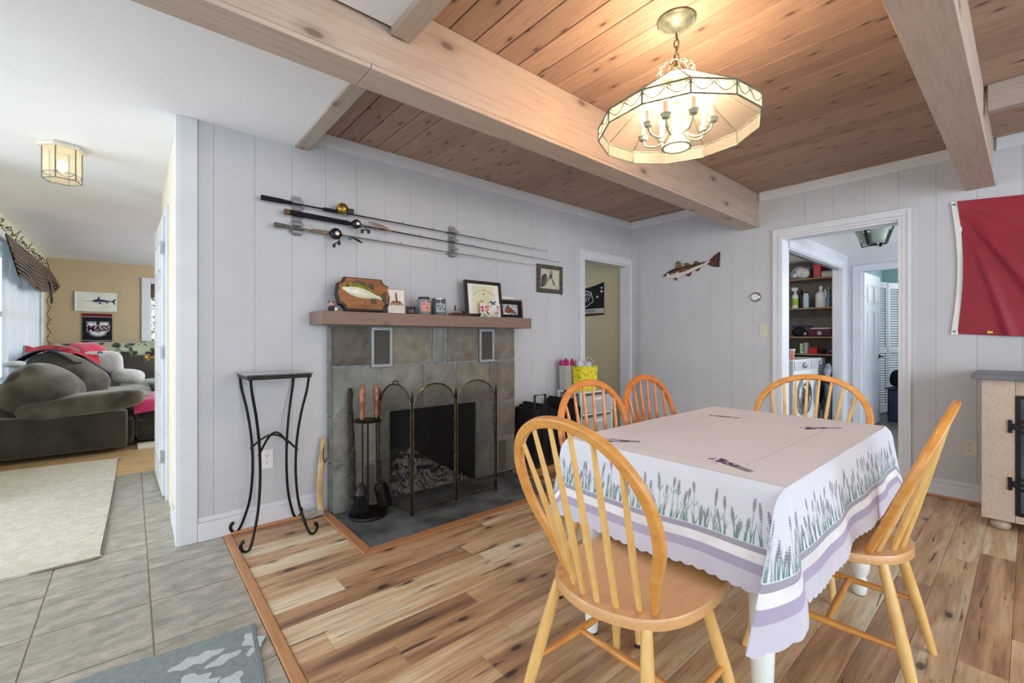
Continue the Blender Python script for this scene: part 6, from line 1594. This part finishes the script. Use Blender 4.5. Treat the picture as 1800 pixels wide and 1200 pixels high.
m_pur2 = mat('maroon_case', (92,30,62), (76,22,50), scale=6, rough=.6)
pc = thing('maroon_case', (6.95, 1.80, s3), 'maroon zip case with a round white emblem on the third closet shelf', 'case')
bx('body', m_pur2, (6.87, 1.665, s3, 7.03, 1.935, s3+.095), pc, bevel=.02, seg=3)
bx('contents', m_ivory, (6.885, 1.685, s3+.0955, 7.01, 1.905, s3+.115), pc, bevel=.006)
MB().lathe([(.026, 0), (.026, .002), (.020, .002), (.020, .0)], (6.8695, 1.80, s3+.045), 20, Mx).build('emblem', m_wpr, pc); MB().lathe([(.014, 0), (.014, .0015), (0, .0015)], (6.8695, 1.80, s3+.045), 12, Mx).build('emblem', m_wpr, pc)
tag(MB().box(6.87, 1.90, s3+.125, 7.0, 2.13, s3+.150, Matrix.Rotation(0, 4, 'X')).build('blue_folder', mat('navy_folder', (38,48,86), (26,34,66), rough=.4), bevel=.004), 'navy folder lying on the dark items on the third closet shelf', 'folder')
tag(MB().ell((6.94, 2.06, s3+.060), (.06, .075, .060), p=.6, bump=.2, bs=16).build('dark_bag', m_blkfab, smooth=True), 'small black bag on the third closet shelf', 'bag')
tag(MB().ell((6.92, 1.975, s3+.035), (.03, .03, .035)).build('steel_ornament', m_silver, smooth=True), 'round shiny ornament between the bag and the maroon case', 'ornament')
tag(bx('green_carton', mat('green_carton', (104,170,96), (210,220,200), scale=30, rough=.6), (6.87, 1.985, s4, 6.93, 2.025, s4+.135), bevel=.002), 'slim green carton on the lowest closet shelf', 'box')
tag(bx('dark_carton', mat('plum_carton', (70,50,66), (180,176,186), scale=14, rough=.6, lo=.55, hi=.7), (6.87, 1.935, s4, 6.95, 1.975, s4+.15), bevel=.002), 'dark carton right of the green one', 'box')
tag(bx('red_carton', mat('red_carton', (206,44,44), (190,36,38), scale=14, rough=.5), (6.86, 1.825, s4, 6.94, 1.925, s4+.082), bevel=.003), 'low red carton on the lowest closet shelf', 'box')
tag(MB().ell((6.93, 1.775, s4+.036), (.04, .04, .036), p=.8, bump=.3, bs=20).build('tangle', m_blkfab, smooth=True), 'dark tangled cable at the middle of the lowest shelf', 'cable')
tag(MB().ell((6.93, 1.690, s4+.028), (.04, .035, .028), p=.8, bump=.3, bs=24).build('grey_sack', mat('grey_sack', (110,108,110), (60,60,64), scale=30, rough=.8), smooth=True), 'small grey bundle at the right of the lowest shelf', 'bundle')
cup = thing('paper_cup', (5.85, 1.85, .9005), 'white paper cup with red stripes standing on the washer', 'cup')
MB().lathe([(.030, 0), (.042, .115), (.045, .117), (.043, .120)], (5.86, 1.82, .9005), 20).build('cup', mat('cup_beige', (206,190,170), (190,90,80), scale=3, stretch=(14,14,.5), rough=.5, lo=.4, hi=.5), cup, smooth=True)
MB().lathe([(.042, .108), (.047, .117), (.045, .124), (0, .124)], (5.86, 1.82, .9005), 20).build('lid', m_white, cup, smooth=True)
tag(MB().ell((6.655, 1.655, .72), (.07, .035, .10), p=.8, bump=.3, bs=14).build('hanging_cloth', mat('grey_white_cloth', (170,170,178), (90,90,98), scale=14, rough=.8), smooth=True), 'grey and white cloth bundle hanging at the closet side', 'cloth')
tag(MB().ell((6.64, 1.655, .30), (.075, .035, .28), p=.7, bump=.25, bs=9).build('laundry_bag', mat('dark_teal_bag', (70,84,92), (40,46,54), scale=7, rough=.6), smooth=True), 'dark teal laundry bag standing right of the washers', 'bag')
# hall light
hl = thing('hall_ceiling_light', (5.3, .95, 2.0), 'small bronze ceiling light with curved grey-green glass panels in the hall', 'lamp')
m_brz = mat('dark_bronze', (60,54,48), (40,36,34), scale=20, rough=.4, metal=.6); m_ggl = mat('grey_green_glass', (168,184,172), (140,158,148), scale=8, rough=.3)
MB().lathe([(.085, 2.199), (.080, 2.185), (.03, 2.18), (.02, 2.10), (.012, 2.03), (0, 2.022)], (5.3, .95, 0), 20).build('canopy', m_brz, hl, smooth=True)
for i in range(4):
    a0 = PI/2*i+.5
    def pet(u, v):
        a = a0-.55+1.1*u; r = .150-.055*v-.012*math.sin(PI*u)*0; return (5.3+r*math.cos(a), .95+r*math.sin(a), 2.175-.145*v)
    o = MB().grid(pet, 8, 4).build('glass_panel', m_ggl, hl, smooth=True); s = o.modifiers.new('s', 'SOLIDIFY'); s.thickness = .004
    a = a0+PI/4
    MB().bar([(5.3+.155*math.cos(a), .95+.155*math.sin(a), 2.180), (5.3+.098*math.cos(a), .95+.098*math.sin(a), 2.020)], .022, .006, (-math.sin(a), math.cos(a), 0)).build('strap', m_brz, hl)
mb = MB()
for i in range(4):
    a = PI/2*i+.5+PI/4; mb.tube([(5.3, .95, 2.03), (5.3+.10*math.cos(a), .95+.10*math.sin(a), 2.022)], .004, 6); mb.tube([(5.3, .95, 2.178), (5.3+.155*math.cos(a), .95+.155*math.sin(a), 2.178)], .004, 6)
mb.build('cross_arms', m_brz, hl)
# bedroom beyond: door, louvred bifold, bag, bin
d2 = thing('door_2', (7.04, 1.37, .01), None, None); d2['kind'] = 'structure'
doorpanel(d2, Vector((7.03, 1.375, 0)), Vector((7.80, 1.352, 0)), .035, .01, 1.985, mat('grey_white_door', (214,218,224), (206,210,218), scale=3, rough=.3), n=Vector((0, -1, 0)), panels=six)
mb = MB(); mb.tube([(7.73, 1.330, .905), (7.73, 1.290, .905), (7.64, 1.285, .905)], .010, 8); mb.lathe([(.026, 0), (.026, .012), (0, .014)], (7.73, 1.336, .905), 16, Matrix.Rotation(PI/2, 3, 'X')); mb.build('lever_handle', m_blk, d2, smooth=True)
struct('wall_bedroom', m_teal, [(9.6, -.5, 0, 9.7, 2.2, 2.5), (7.1, 1.62, 0, 9.7, 1.70, 2.5), (7.1, -.6, 0, 9.7, -.5, 2.5)])
struct('ceiling_bedroom', m_ceil, [(7.1, -.6, 2.42, 9.7, 1.7, 2.46)])
def louver(A, B, name, label, mt):
    t = thing(name, ((A[0]+B[0])/2, (A[1]+B[1])/2, .02), label, 'door')
    A, B = Vector((A[0], A[1], 0)), Vector((B[0], B[1], 0)); d = (B-A); L = d.length; d.normalize(); n_ = Vector((-d.y, d.x, 0))
    M = Matrix(((d.x, n_.x, 0, A.x), (d.y, n_.y, 0, A.y), (0, 0, 1, 0), (0, 0, 0, 1))); z0, z1 = .05, 1.985; f = .045
    mb = MB(); mb.box(0, -.014, z0, f, .014, z1, M); mb.box(L-f, -.014, z0, L, .014, z1, M)
    for a, b in ((z0, z0+.12), (.93, 1.0), (z1-.09, z1)): mb.box(f, -.014, a, L-f, .014, b, M)
    mb.build('frame', mt, t, bevel=.002)
    sl0 = None
    for a, b in ((z0+.12, .93), (1.0, z1-.09)):
        k = int((b-a)/.036)
        for i in range(k):
            z = a+(i+.5)*(b-a)/k
            if sl0 is None:
                MBs = MB(); MBs.add([M @ Vector(p) for p in ((f,-.012,z-.016),(L-f,-.012,z-.016),(L-f,.012,z+.016),(f,.012,z+.016),(f,-.009,z-.019),(L-f,-.009,z-.019),(L-f,.015,z+.013),(f,.015,z+.013))], [(0,1,2,3),(4,7,6,5),(0,4,5,1),(3,2,6,7)])
                sl0 = MBs.build('slat', mt, t); z00 = z
            else:
                c = sl0.copy(); COL.objects.link(c); c.location.z = sl0.location.z+z-z00
    return t
louver((8.22, 1.485), (8.62, 1.402), 'louvred_door', 'louvred folding door panel tinted grey for shade behind the open bedroom door', m_hall)  # shade on this panel is put in as a greyer paint
louver((8.64, 1.398), (8.90, 1.285), 'louvred_door', 'bright white louvred folding panel beside the teal wall', m_trim)
bn = thing('blue_bin', (8.15, 1.16, 0), 'dark blue storage bin on the bedroom floor', 'bin')
MB().box(7.98, 1.02, .001, 8.32, 1.29, .44).build('body', mat('navy_bin', (52,64,96), (40,50,80), scale=5, rough=.5), bn, bevel=.02); MB().box(7.965, 1.005, .44, 8.335, 1.305, .46).build('rim', MATS['navy_bin'], bn, bevel=.004)
tag(MB().ell((8.15, 1.15, .585), (.15, .13, .12), p=.55, bump=.1, bs=9).build('black_bag', m_blkfab, smooth=True), 'black bag sitting on the blue bin', 'bag')
